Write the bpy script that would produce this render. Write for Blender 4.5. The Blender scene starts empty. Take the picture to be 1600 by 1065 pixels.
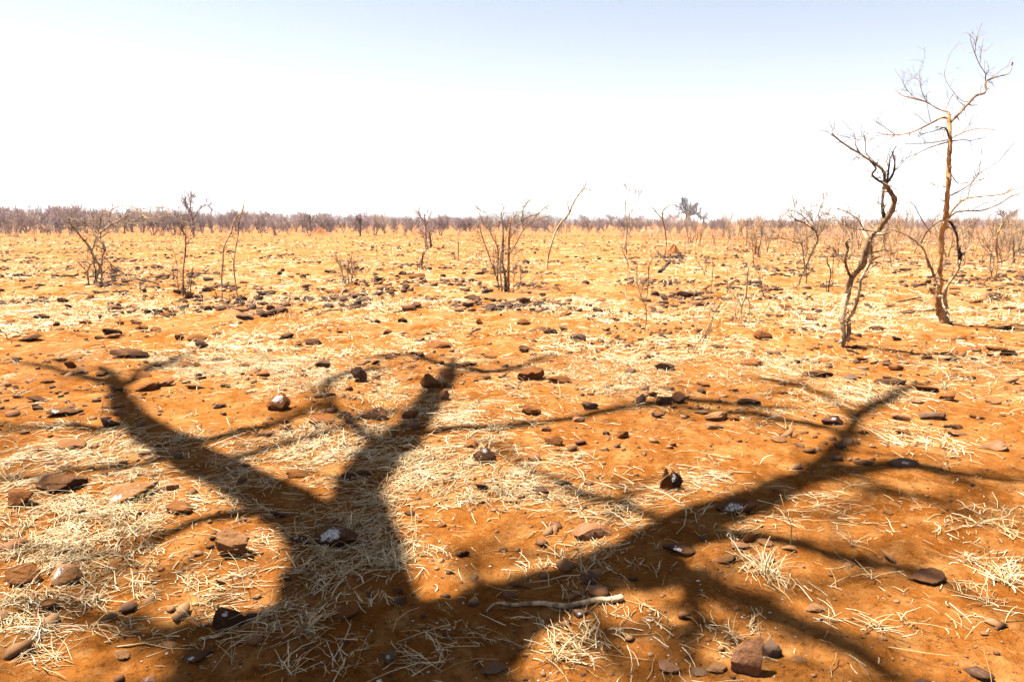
import bpy, math
import numpy as np
from mathutils import Vector

# ------------------------------------------------------------------ camera, world, sun, exposure
SC = bpy.context.scene
COL = SC.collection
W0, H0, F = 1600.0, 1065.0, 1600.0 * 24 / 36
PITCH = math.radians(9.9)
CAMZ = 1.6
cp, sp = math.cos(PITCH), math.sin(PITCH)
cam = bpy.data.objects.new('camera', bpy.data.cameras.new('camera'))
cam.data.lens = 24; cam.data.sensor_width = 36
cam.data.clip_start = 0.05; cam.data.clip_end = 12000
cam.location = (0, 0, CAMZ); cam.rotation_euler = (math.pi / 2 - PITCH, 0, 0)
COL.objects.link(cam); SC.camera = cam
SC.render.resolution_x, SC.render.resolution_y = 1600, 1065

TO_SUN = Vector((-0.42, 0.14, 1.0)).normalized()
world = bpy.data.worlds.new('World'); SC.world = world; world.use_nodes = True
nt = world.node_tree; nt.nodes.clear()
sky = nt.nodes.new('ShaderNodeTexSky'); sky.sky_type = 'NISHITA'; sky.sun_disc = False
sky.sun_elevation = math.asin(TO_SUN.z)
sky.sun_rotation = math.atan2(TO_SUN.x, TO_SUN.y)
sky.altitude = 3000; sky.air_density = 1.0; sky.dust_density = 4.5; sky.ozone_density = 1.0
bg = nt.nodes.new('ShaderNodeBackground'); bg.inputs['Strength'].default_value = 0.05
wo = nt.nodes.new('ShaderNodeOutputWorld')
bw = nt.nodes.new('ShaderNodeRGBToBW'); hs = nt.nodes.new('ShaderNodeMix'); hs.data_type = 'RGBA'; hs.inputs[0].default_value = .66   # a dust-whitened sky
nt.links.new(sky.outputs[0], bw.inputs[0]); nt.links.new(sky.outputs[0], hs.inputs[6]); nt.links.new(bw.outputs[0], hs.inputs[7]); nt.links.new(hs.outputs[2], bg.inputs['Color']); nt.links.new(bg.outputs[0], wo.inputs['Surface'])
sun = bpy.data.objects.new('sun', bpy.data.lights.new('sun', 'SUN'))
sun.data.energy = 5.0; sun.data.angle = math.radians(0.75); sun.data.color = (1.0, 0.93, 0.82)
sun.rotation_euler = TO_SUN.to_track_quat('Z', 'Y').to_euler(); sun.location = (0, 0, 30)
COL.objects.link(sun)
SC.view_settings.view_transform = 'Standard'; SC.view_settings.look = 'None'
SC.view_settings.exposure = 2.64; SC.view_settings.gamma = 1.0
SC.view_settings.use_curve_mapping = False
SC.cycles.max_bounces = 5; SC.cycles.diffuse_bounces = 2; SC.cycles.volume_bounces = 0

rng = np.random.default_rng(7)

# ------------------------------------------------------------------ geometry helpers
def ground_pt(px, py):
    dx = (px - W0 / 2) / F; dy = (H0 / 2 - py) / F
    vy = cp + dy * sp; vz = -sp + dy * cp
    t = CAMZ / -vz
    return np.array([dx * t, vy * t])
def at(px, py, Y):
    dx = (px - W0 / 2) / F; dy = (H0 / 2 - py) / F
    vy = cp + dy * sp; vz = -sp + dy * cp
    t = Y / vy
    return np.array([dx * t, Y, CAMZ + vz * t])
def slant(px, py, Y): return Y / (cp + (H0 / 2 - py) / F * sp)
def project(x, y, z=0.0):
    zz = z - CAMZ
    fwd = y * cp - zz * sp; up = y * sp + zz * cp
    fwd = np.maximum(fwd, 1e-3)
    return W0 / 2 + F * x / fwd, H0 / 2 - F * up / fwd

def _hash(ix, iy, seed):
    h = (ix.astype(np.int64) * 374761393 + iy.astype(np.int64) * 668265263 + seed * 974634777) & 0xFFFFFFFF
    h = ((h ^ (h >> 13)) * 1274126177) & 0xFFFFFFFF
    return ((h ^ (h >> 16)) & 0xFFFF) / 65535.0
def vnoise(x, y, seed=0):
    x = np.asarray(x, float); y = np.asarray(y, float)
    ix = np.floor(x); iy = np.floor(y); fx = x - ix; fy = y - iy
    fx = fx * fx * (3 - 2 * fx); fy = fy * fy * (3 - 2 * fy)
    a = _hash(ix, iy, seed); b = _hash(ix + 1, iy, seed); c = _hash(ix, iy + 1, seed); d = _hash(ix + 1, iy + 1, seed)
    return (a * (1 - fx) + b * fx) * (1 - fy) + (c * (1 - fx) + d * fx) * fy
def fbm(x, y, seed=0, o=3):
    s = 0; a = 0.5
    for k in range(o):
        s = s + a * vnoise(x, y, seed + k * 17); x = x * 2.03 + 5.1; y = y * 2.03 + 1.7; a *= 0.5
    return s / (1 - 0.5 ** o)
def height(x, y):
    x = np.asarray(x, float); y = np.asarray(y, float)
    r = np.sqrt(x * x + y * y)
    far = np.clip(r / 40, 0, 1)
    h = (fbm(x * .16, y * .16, 3, 2) - .5) * .10 * np.clip(r / 10, .3, 1)
    h = h + (fbm(x * .9, y * .9, 11, 3) - .5) * .075
    h = h + (fbm(x * 4.3, y * 4.3, 23, 3) - .5) * .050 * np.clip(1 - r / 30, 0, 1)
    h = h + np.maximum(fbm(x * 2.4, y * 2.4, 57, 3) - .55, 0) * .32 * np.clip((r - 5) / 6, 0, 1) * np.clip(1 - r / 60, 0, 1)
    h = h + (fbm(x * 17, y * 17, 31, 2) - .5) * .020 * np.clip(1 - r / 12, 0, 1)
    return h
def hz(x, y): return float(height(np.array([x]), np.array([y]))[0])

def mesh_from(name, V, quads=None, tris=None, tint=None, smooth=True):
    me = bpy.data.meshes.new(name)
    V = np.asarray(V, np.float32).reshape(-1, 3)
    idx = []; starts = []; n = 0; nf = 0
    if quads is not None and len(quads):
        q = np.asarray(quads, np.int32).reshape(-1, 4); idx.append(q.ravel()); starts.append(np.arange(len(q)) * 4); n = len(q) * 4; nf += len(q)
    if tris is not None and len(tris):
        t = np.asarray(tris, np.int32).reshape(-1, 3); idx.append(t.ravel()); starts.append(n + np.arange(len(t)) * 3); nf += len(t)
    idx = np.concatenate(idx); starts = np.concatenate(starts)
    me.vertices.add(len(V)); me.vertices.foreach_set('co', V.ravel())
    me.loops.add(len(idx)); me.loops.foreach_set('vertex_index', idx.astype(np.int32))
    me.polygons.add(nf); me.polygons.foreach_set('loop_start', starts.astype(np.int32))
    me.update(calc_edges=True); me.validate()
    if smooth: me.polygons.foreach_set('use_smooth', np.ones(len(me.polygons), bool))
    if tint is not None:
        a = me.attributes.new('tint', 'FLOAT', 'POINT'); a.data.foreach_set('value', np.asarray(tint, np.float32))
    return me

class MB:
    def __init__(s): s.V = []; s.Q = []; s.T = []; s.n = 0; s.tint = []
    def add(s, V, Q=None, T=None, tint=0.5):
        V = np.asarray(V, float)
        if Q is not None and len(Q): s.Q.append(np.asarray(Q) + s.n)
        if T is not None and len(T): s.T.append(np.asarray(T) + s.n)
        s.V.append(V); s.n += len(V); s.tint.append(np.full(len(V), tint))
    def tube(s, P, R, sides=6, rough=0.0, tint=0.5, g=rng):
        P = np.asarray(P, float); n = len(P); R = np.asarray(R, float)
        D = np.gradient(P, axis=0); D /= np.linalg.norm(D, axis=1)[:, None] + 1e-9
        m = D.mean(0); ref = np.array([1., 0, 0]) if abs(m[0]) < .6 * np.linalg.norm(m) + 1e-9 else np.array([0, 1., 0.])
        A = np.cross(D, ref); A /= np.linalg.norm(A, axis=1)[:, None] + 1e-9
        B = np.cross(D, A)
        th = np.arange(sides) / sides * 2 * math.pi
        rr = R[:, None] * (1 + (g.normal(0, rough, (n, sides)) if rough else 0))
        V = P[:, None, :] + rr[..., None] * (np.cos(th)[None, :, None] * A[:, None, :] + np.sin(th)[None, :, None] * B[:, None, :])
        V = V.reshape(-1, 3)
        i = np.arange(n - 1)[:, None] * sides; j = np.arange(sides)[None, :]; j2 = (j + 1) % sides
        Q = np.stack([i + j, i + j2, i + sides + j2, i + sides + j], -1).reshape(-1, 4)
        tip = len(V); V = np.vstack([V, P[-1] + D[-1] * R[-1] * .6])
        T = [((n - 1) * sides + k, (n - 1) * sides + (k + 1) % sides, tip) for k in range(sides)]
        s.add(V, Q, T, tint)
    def mesh(s, name, smooth=True, tint=True):
        return mesh_from(name, np.vstack(s.V), np.vstack(s.Q) if s.Q else None, np.vstack(s.T) if s.T else None, np.concatenate(s.tint) if tint else None, smooth)
    def build(s, name, mat, parent=None, smooth=True, loc=None):
        V = s.V
        me = s.mesh(name, smooth)
        return link(name, me, mat, parent)

def link(name, me, mat, parent=None, loc=None, rot=None):
    if mat is not None and not me.materials: me.materials.append(mat)
    o = bpy.data.objects.new(name, me); COL.objects.link(o)
    if parent is not None: o.parent = parent
    if loc is not None: o.location = loc
    if rot is not None: o.rotation_euler = rot
    return o
def tag(o, label=None, cat=None, group=None, kind=None):
    if label: o['label'] = label
    if cat: o['category'] = cat
    if group: o['group'] = group
    if kind: o['kind'] = kind
    return o
def empty(name, loc, label=None, cat=None, group=None):
    o = bpy.data.objects.new(name, None); COL.objects.link(o); o.location = loc; o.empty_display_size = .2
    return tag(o, label, cat, group)

# ------------------------------------------------------------------ materials
def mat_new(name):
    m = bpy.data.materials.new(name); m.use_nodes = True
    t = m.node_tree; b = t.nodes['Principled BSDF']; b.inputs['Specular IOR Level'].default_value = 0.2
    return m, t, b
def N(t, kind, **kw):
    n = t.nodes.new(kind)
    for k, v in kw.items():
        if k in n.inputs: n.inputs[k].default_value = v
        else: setattr(n, k, v)
    return n
def mixc(t, fac, a, b):
    n = t.nodes.new('ShaderNodeMix'); n.data_type = 'RGBA'
    for sock, v in ((n.inputs[0], fac), (n.inputs[6], a), (n.inputs[7], b)):
        if isinstance(v, (tuple, list)): sock.default_value = (*v, 1)
        elif isinstance(v, (int, float)): sock.default_value = v
        else: t.links.new(v, sock)
    return n.outputs[2]
def ramp(t, src, a, b):
    n = t.nodes.new('ShaderNodeMapRange'); n.interpolation_type = 'SMOOTHSTEP'
    n.inputs['From Min'].default_value = a; n.inputs['From Max'].default_value = b
    t.links.new(src, n.inputs['Value']); return n.outputs[0]
def noise(t, vec, scale, detail=4, rough=.6, dist=0.0):
    n = N(t, 'ShaderNodeTexNoise', Scale=scale, Detail=detail, Roughness=rough, Distortion=dist)
    t.links.new(vec, n.inputs['Vector']); return n.outputs['Fac']
def math_(t, op, a, b=None):
    n = t.nodes.new('ShaderNodeMath'); n.operation = op
    for i, v in enumerate((a, b)):
        if v is None: continue
        if isinstance(v, (int, float)): n.inputs[i].default_value = v
        else: t.links.new(v, n.inputs[i])
    return n.outputs[0]
def bump(t, b, hsock, strength=.5, dist=.02):
    n = N(t, 'ShaderNodeBump', Strength=strength, Distance=dist)
    t.links.new(hsock, n.inputs['Height']); t.links.new(n.outputs[0], b.inputs['Normal'])

def ground_material():
    m, t, b = mat_new('red_earth')
    co = N(t, 'ShaderNodeNewGeometry').outputs['Position']
    big = noise(t, co, .45, 4); mid = noise(t, co, 3.2, 5, .65); fine = noise(t, co, 38, 4, .7); grit = noise(t, co, 140, 3, .8)
    c = mixc(t, ramp(t, big, .35, .65), (.110, .0355, .0052), (.158, .057, .0110))
    c = mixc(t, ramp(t, mid, .45, .75), c, (.225, .105, .033))
    c = mixc(t, math_(t, 'MULTIPLY', ramp(t, fine, .52, .70), .75), c, (.030, .0095, .0022))
    c = mixc(t, math_(t, 'MULTIPLY', ramp(t, grit, .60, .75), .5), c, (.22, .115, .045))
    blot = noise(t, co, 13, 5, .75, .4)
    c = mixc(t, math_(t, 'MULTIPLY', ramp(t, blot, .52, .66), .55), c, (.235, .115, .040))
    c = mixc(t, math_(t, 'MULTIPLY', ramp(t, blot, .46, .36), .55), c, (.060, .0185, .0035))
    # thatch of trampled straw lying on the open plain
    sep = N(t, 'ShaderNodeSeparateXYZ'); t.links.new(co, sep.inputs[0])
    cover = ramp(t, sep.outputs['Y'], 3.0, 16.0)
    stretch = N(t, 'ShaderNodeMapping'); stretch.inputs['Scale'].default_value = (1.0, .8, 1.0); t.links.new(co, stretch.inputs[0])
    s1 = noise(t, stretch.outputs[0], 1.1, 5, .7); s2 = noise(t, stretch.outputs[0], 6.5, 5, .75, .6)
    sm = math_(t, 'ADD', math_(t, 'MULTIPLY', s1, .5), math_(t, 'MULTIPLY', s2, .6))
    mask = math_(t, 'MULTIPLY', ramp(t, sm, .50, .61), math_(t, 'ADD', math_(t, 'MULTIPLY', cover, .62), .05))
    c = mixc(t, mask, c, (.250, .132, .062))
    # bare red tracks far out
    tr = N(t, 'ShaderNodeMapping'); tr.inputs['Scale'].default_value = (.012, .12, 1); t.links.new(co, tr.inputs[0])
    red = noise(t, tr.outputs[0], 1.0, 3, .5)
    c = mixc(t, math_(t, 'MULTIPLY', ramp(t, red, .56, .66), math_(t, 'MULTIPLY', ramp(t, sep.outputs['Y'], 25, 45), .75)), c, (.125, .046, .012))
    t.links.new(c, b.inputs['Base Color']); b.inputs['Roughness'].default_value = .95; b.inputs['Specular IOR Level'].default_value = 0.0
    hh = math_(t, 'ADD', math_(t, 'MULTIPLY', fine, .7), math_(t, 'MULTIPLY', grit, .5))
    bump(t, b, hh, 1.0, .02)
    return m
def rock_material(name, ca, cb, white=False):
    m, t, b = mat_new(name)
    oi = N(t, 'ShaderNodeObjectInfo'); tc = N(t, 'ShaderNodeNewGeometry')
    co = tc.outputs['Position']
    n1 = noise(t, co, 9, 5, .65); n2 = noise(t, co, 60, 4, .7); n3 = noise(t, co, 22, 5, .7, .5)
    c = mixc(t, ramp(t, n1, .35, .65), ca, cb)
    c = mixc(t, math_(t, 'MULTIPLY', ramp(t, n3, .55, .7), .6), c, (cb[0] * .45, cb[1] * .40, cb[2] * .38))
    c = mixc(t, math_(t, 'MULTIPLY', ramp(t, n2, .55, .75), .5), c, (ca[0] * 1.5, ca[1] * 1.45, ca[2] * 1.4))
    # red dust settled on the faces that look up
    sep = N(t, 'ShaderNodeSeparateXYZ'); t.links.new(tc.outputs['Normal'], sep.inputs[0])
    dust = math_(t, 'MULTIPLY', ramp(t, sep.outputs['Z'], .3, .95), math_(t, 'MULTIPLY', ramp(t, n1, .4, .62), .5))
    c = mixc(t, dust, c, (.115, .050, .016))
    if white:
        at_ = N(t, 'ShaderNodeTexCoord').outputs['Generated']
        d = N(t, 'ShaderNodeVectorMath', operation='DISTANCE'); t.links.new(at_, d.inputs[0]); d.inputs[1].default_value = (.42, .22, .86)
        big = 1 if white == 2 else 0
        ds = math_(t, 'SUBTRACT', d.outputs['Value'], math_(t, 'MULTIPLY', noise(t, co, 42, 4, .7, .8), .62 if big else .50))
        w = math_(t, 'MULTIPLY', ramp(t, ds, -.02 if big else -.10, -.10 if big else -.18), ramp(t, noise(t, co, 75, 4, .8, .5), .66, .44))
        vo = N(t, 'ShaderNodeTexVoronoi', Scale=26.0); t.links.new(co, vo.inputs['Vector'])
        spots = math_(t, 'MULTIPLY', ramp(t, vo.outputs['Distance'], .20, .12), ramp(t, n3, .50, .56))
        w = math_(t, 'MAXIMUM', w, spots)
        c = mixc(t, w, c, (.36, .36, .36))
    t.links.new(c, b.inputs['Base Color']); b.inputs['Roughness'].default_value = .95; b.inputs['Specular IOR Level'].default_value = .06
    bump(t, b, math_(t, 'ADD', n2, n3), .7, .012)
    return m
def bark_material(name, ca, cb, sc=14, attr=False):
    m, t, b = mat_new(name)
    co = N(t, 'ShaderNodeNewGeometry').outputs['Position']
    mp = N(t, 'ShaderNodeMapping'); mp.inputs['Scale'].default_value = (1, 1, .35); t.links.new(co, mp.inputs[0])
    n1 = noise(t, mp.outputs[0], sc, 5, .7); n2 = noise(t, mp.outputs[0], sc * 5, 4, .7)
    c = mixc(t, ramp(t, n1, .45, .62), ca, cb)
    c = mixc(t, math_(t, 'MULTIPLY', ramp(t, n2, .55, .7), .5), c, (cb[0] * .5, cb[1] * .5, cb[2] * .5))
    t.links.new(c, b.inputs['Base Color']); b.inputs['Roughness'].default_value = .9
    bump(t, b, math_(t, 'ADD', n1, n2), .8, .01)
    return m
def tint_material(name, stops, rough=.8):
    m, t, b = mat_new(name)
    a = N(t, 'ShaderNodeAttribute'); a.attribute_name = 'tint'
    r = t.nodes.new('ShaderNodeValToRGB'); t.links.new(a.outputs['Fac'], r.inputs[0])
    e = r.color_ramp.elements
    while len(e) < len(stops): e.new(.5)
    for k, (p, c) in enumerate(stops): e[k].position = p; e[k].color = (*c, 1)
    co = N(t, 'ShaderNodeNewGeometry').outputs['Position']
    n = noise(t, co, 55, 2)
    c = mixc(t, math_(t, 'MULTIPLY', ramp(t, n, .5, .7), .35), r.outputs[0], (.12, .07, .025))
    t.links.new(c, b.inputs['Base Color']); b.inputs['Roughness'].default_value = rough
    return m
M = {}
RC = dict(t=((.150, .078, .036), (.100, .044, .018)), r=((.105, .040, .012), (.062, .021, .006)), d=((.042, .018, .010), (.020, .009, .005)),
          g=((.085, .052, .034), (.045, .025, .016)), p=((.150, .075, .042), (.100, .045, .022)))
M['ground'] = ground_material()
RNAME = dict(t='tan', r='rust', d='dark_brown', g='grey_brown', p='pinkish')
for k, (a, b_) in RC.items():
    M[k] = rock_material('rock_' + RNAME[k], a, b_)
    M[k + 'w'] = rock_material('rock_' + RNAME[k] + '_spattered', a, b_, 1)
    M[k + 'W'] = rock_material('rock_' + RNAME[k] + '_splashed', a, b_, 2)
M['stones'] = tint_material('small_stones', [(0, (.018, .009, .006)), (.45, (.048, .019, .008)), (.75, (.095, .036, .012)), (1, (.150, .078, .034))], .9)
M['straw'] = tint_material('dry_straw', [(0, (.10, .055, .014)), (.3, (.26, .165, .07)), (.7, (.43, .32, .18)), (1, (.56, .47, .33))], .75)
M['green'] = tint_material('green_blades', [(0, (0.0960, 0.0880, 0.0240)), (.5, (0.1760, 0.1360, 0.0400)), (1, (0.2400, 0.1920, 0.0720))], .75)
M['bark_pale'] = bark_material('bark_pale_grey', (.33, .245, .150), (.115, .075, .042))
M['bark_tan'] = bark_material('bark_orange_tan', (.34, .185, .070), (.15, .068, .020))
M['bark_brown'] = bark_material('bark_brown', (.17, .108, .058), (.045, .026, .013))
M['bark_dark'] = bark_material('bark_dark', (0.0396, 0.0245, 0.0144), (0.0144, 0.0086, 0.0058))
M['twig'] = bark_material('twig_bark', (.23, .165, .10), (.12, .078, .044))
M['twig_dark'] = bark_material('twig_bark_dark', (0.0720, 0.0475, 0.0302), (0.0360, 0.0230, 0.0144))
M['mauve'] = bark_material('bark_mauve', (.155, .098, .090), (.095, .055, .052), 3)
M['mauve_pale'] = bark_material('bark_mauve_pale', (.25, .175, .145), (.15, .098, .080), 3)
M['buff'] = bark_material('buff_stalks', (.26, .175, .125), (.17, .105, .070), 3)
M['baobab'] = bark_material('baobab_bark', (.115, .074, .070), (.060, .036, .036), 2)
M['mound'] = bark_material('termite_earth', (0.1728, 0.0612, 0.0115), (0.1224, 0.0374, 0.0065), 5)
M['leaf'] = bark_material('dead_leaf', (0.1152, 0.0252, 0.0072), (0.0720, 0.0144, 0.0043), 30)
M['hill'] = bark_material('hill_scrub', (.055, .055, .05), (.035, .035, .034), .03)
M['green_bush'] = bark_material('green_bush', (0.0720, 0.0864, 0.0216), (0.0360, 0.0432, 0.0108), 3)
M['hide'] = bark_material('pale_hide', (.45, .40, .34), (.30, .24, .19), 4)
M['dropping'] = bark_material('white_droppings', (.50, .50, .50), (.30, .29, .28), 60)

# ------------------------------------------------------------------ ground and hills
def build_ground():
    rs = [0.25]
    while rs[-1] < 5000: rs.append(rs[-1] * (1.0125 if rs[-1] < 14 else 1.03) + .006)
    rs = np.array(rs)
    front = np.linspace(-.78, .78, 520); back = np.linspace(.78, 2 * math.pi - .78, 90)[1:-1]
    th = np.concatenate([front, back])
    R, T = np.meshgrid(rs, th, indexing='ij')
    X = R * np.sin(T); Y = R * np.cos(T); Z = height(X, Y)
    V = np.stack([X, Y, Z], -1).reshape(-1, 3); n, k = len(rs), len(th)
    i = np.arange(n - 1)[:, None] * k; j = np.arange(k)[None, :]; j2 = (j + 1) % k
    Q = np.stack([i + j, i + k + j, i + k + j2, i + j2], -1).reshape(-1, 4)
    c = len(V); V = np.vstack([V, [0, 0, hz(0, 0)]])
    T_ = [(c, a, (a + 1) % k) for a in range(k)]
    T_ = [(c, (a + 1) % k, a) for a in range(k)]
    me = mesh_from('ground', V, Q[:, ::-1], T_)
    tag(link('ground', me, M['ground']), kind='structure')
build_ground()
def build_hill(px, top, halfw, D, name='hill'):
    x0 = (px - 800) / F * D; Hh = CAMZ + (346 - top) / F * D; wx = halfw / F * D
    u = np.linspace(-1, 1, 81); v = np.linspace(-1, 1, 31)
    U, Vv = np.meshgrid(u, v, indexing='ij')
    prof = np.exp(-(U * 2.0) ** 2) * np.exp(-(Vv * 2.0) ** 2)
    Z = Hh * prof * (1 + .14 * (fbm(U * 6 + 3, Vv * 6 + 2, 5) - .5)) + (fbm(U * 30, Vv * 30, 8) - .5) * 2.0 * prof - .4
    X = x0 + U * wx * 1.25; Y = D + Vv * wx * .9
    V = np.stack([X, Y, Z], -1).reshape(-1, 3); n, k = U.shape
    i = np.arange(n - 1)[:, None] * k; j = np.arange(k - 1)[None, :]
    Q = np.stack([i + j, i + k + j, i + k + j + 1, i + j + 1], -1).reshape(-1, 4)
    tag(link(name, mesh_from(name, V, Q), M['hill']), kind='structure')
build_hill(812, 330, 130, 1100)
build_hill(770, 337, 190, 1500)
build_hill(1390, 341, 260, 1900)

# ------------------------------------------------------------------ registry for labels
REG = []          # dicts: obj, px, py, base, kind
LANDM = []        # (px, py, text, kinds)
ORD = ['nearest', 'second', 'third', 'fourth', 'fifth', 'sixth', 'seventh', 'eighth', 'ninth', 'tenth', 'eleventh', 'twelfth', 'thirteenth', 'fourteenth',
       'fifteenth', 'sixteenth', 'seventeenth', 'eighteenth', 'nineteenth', 'twentieth']
def auto_labels(kind, horizontal=False, cap=13):
    items = [r for r in REG if r['kind'] == kind]
    lms = [l for l in LANDM if kind in l[3]]
    cand = []
    for i, r in enumerate(items):
        for l in lms:
            dx = r['px'] - l[0]; dy = 0 if horizontal else 2.2 * (r['py'] - l[1])
            if abs(dx) + abs(dy) < .01: continue
            if horizontal or abs(dx) > abs(dy): d = 'to the left of' if dx < 0 else 'to the right of'
            else: d = 'beyond' if dy < 0 else 'in front of'
            cand.append((math.hypot(dx, dy), i, l[2], d))
    cand.sort(); done = set(); cnt = {}
    for dist, i, lm, d in cand:
        if i in done: continue
        k = cnt.get((lm, d), 0)
        if k >= cap: continue
        cnt[(lm, d)] = k + 1; done.add(i); r = items[i]
        lab = f"{r['base']}, {ORD[k]} {d} {lm}"
        if len(lab.split()) > 16: lab = lab.replace(' bare far', ' far').replace('low buff forward', 'buff forward').replace(' bare sapling', ' sapling')
        if not r.get('fixed'): r['obj']['label'] = lab

# ------------------------------------------------------------------ rocks
def ico(sub):
    import bmesh
    bm = bmesh.new(); bmesh.ops.create_icosphere(bm, subdivisions=sub, radius=1)
    V = np.array([v.co[:] for v in bm.verts]); T = np.array([[v.index for v in f.verts] for f in bm.faces]); bm.free()
    return V, T
ICO = {k: ico(k) for k in (1, 2, 3, 4)}
def rock_shape(sub, g, round_=.25, planes=11):
    D, T = ICO[sub]
    n = g.normal(size=(planes, 3)); n /= np.linalg.norm(n, axis=1)[:, None]
    c = g.uniform(.55, 1.0, planes)
    q = D @ n.T
    r = np.where(q > .05, c / np.maximum(q, .05), 9.0)
    p = 8.0 + 70 * (1 - round_) ** 2
    r = (np.sum(r ** -p, axis=1)) ** (-1 / p)
    r = np.minimum(r, 1.5)
    V = D * r[:, None]
    k = g.uniform(0, 50)
    V *= (1 + .20 * (fbm(V[:, 0] * 2.2 + k, V[:, 1] * 2.2 + V[:, 2] * 1.7, 4, 3) - .5) + .10 * (fbm(V[:, 0] * 7 + V[:, 2] * 5, V[:, 1] * 7 + k, 9, 2) - .5))[:, None]
    mn, mx = V.min(0), V.max(0)
    return (V - (mn + mx) / 2) / (mx - mn), T          # unit box
ROCKS_XY = []
def make_rock(px, py, w, h, col, label=None, short=None, shape='', seed=None, name='rock'):
    """px,py is the middle of the stone as it stands on the plain, w and h its apparent width and height"""
    g = np.random.default_rng(int(px * 31 + py * 17) if seed is None else seed)
    gp = ground_pt(px, min(py + h * .5, 1085)); Y = gp[1] ; s = slant(px, py, Y) / F
    a = math.atan2(CAMZ, Y)
    Wm = w * s; Hm = h * s
    depth = Wm * (.62 if 'd' in shape else .75)
    hg = np.clip((Hm - depth * .75 * math.sin(a)) / math.cos(a), .20 * Wm, 1.1 * Wm)
    if 'u' in shape: depth = Wm * .45; hg = Hm * .95
    depth = max(depth, .5 * hg)
    sub = 4 if w > 40 and py > 700 else 3 if py > 560 else 2
    V, T = rock_shape(sub, g, .62 if 'r' in shape else .1, 9 if 's' in shape else 13)
    # an overhanging, undercut foot
    z = V[:, 2] + .5
    V = V.copy()
    cut = .80 + .20 * np.clip(z / .5, 0, 1)
    V[:, 0] *= cut; V[:, 1] *= cut
    V = V * np.array([Wm * 1.06, depth, hg * 1.3])
    yaw = g.uniform(-.35, .35); tilt = g.normal(0, .10); tx = g.normal(0, .10)
    if 'l' in shape: tilt = -.28      # left end low
    if 'k' in shape: tilt = .28
    x, y = gp[0], Y + depth * .42
    z0 = hz(x, y)
    me = mesh_from(name, V, None, T)
    cc, ss = math.cos(math.radians(34)), 0
    try: me.set_sharp_from_angle(angle=math.radians(24))
    except Exception: pass
    o = link(name, me, M[col], None, (x, y, z0 + hg * .30), (tx, tilt, yaw))
    o['category'] = 'rock'; o['group'] = 'stones strewn over the red plain'
    ROCKS_XY.append((x, y, Wm * .5))
    words_col = dict(t='tan', r='rust-brown', d='dark brown', g='grey-brown', p='pinkish')[col[0]]
    real = Wm
    size = 'large' if real > .30 else 'medium' if real > .18 else 'small'
    shp = 'rounded' if 'r' in shape else 'angular' if hg > .5 * Wm else 'flat'
    base = f"{size} {shp} {words_col} stone" + (' with white spatter' if len(col) > 1 else '')
    r = dict(obj=o, px=px, py=py, base=base, kind='rock')
    if label: o['label'] = label; r['fixed'] = True
    if short: LANDM.append((px, py, short, ('rock', 'tuft')))
    REG.append(r)
    return o
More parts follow.
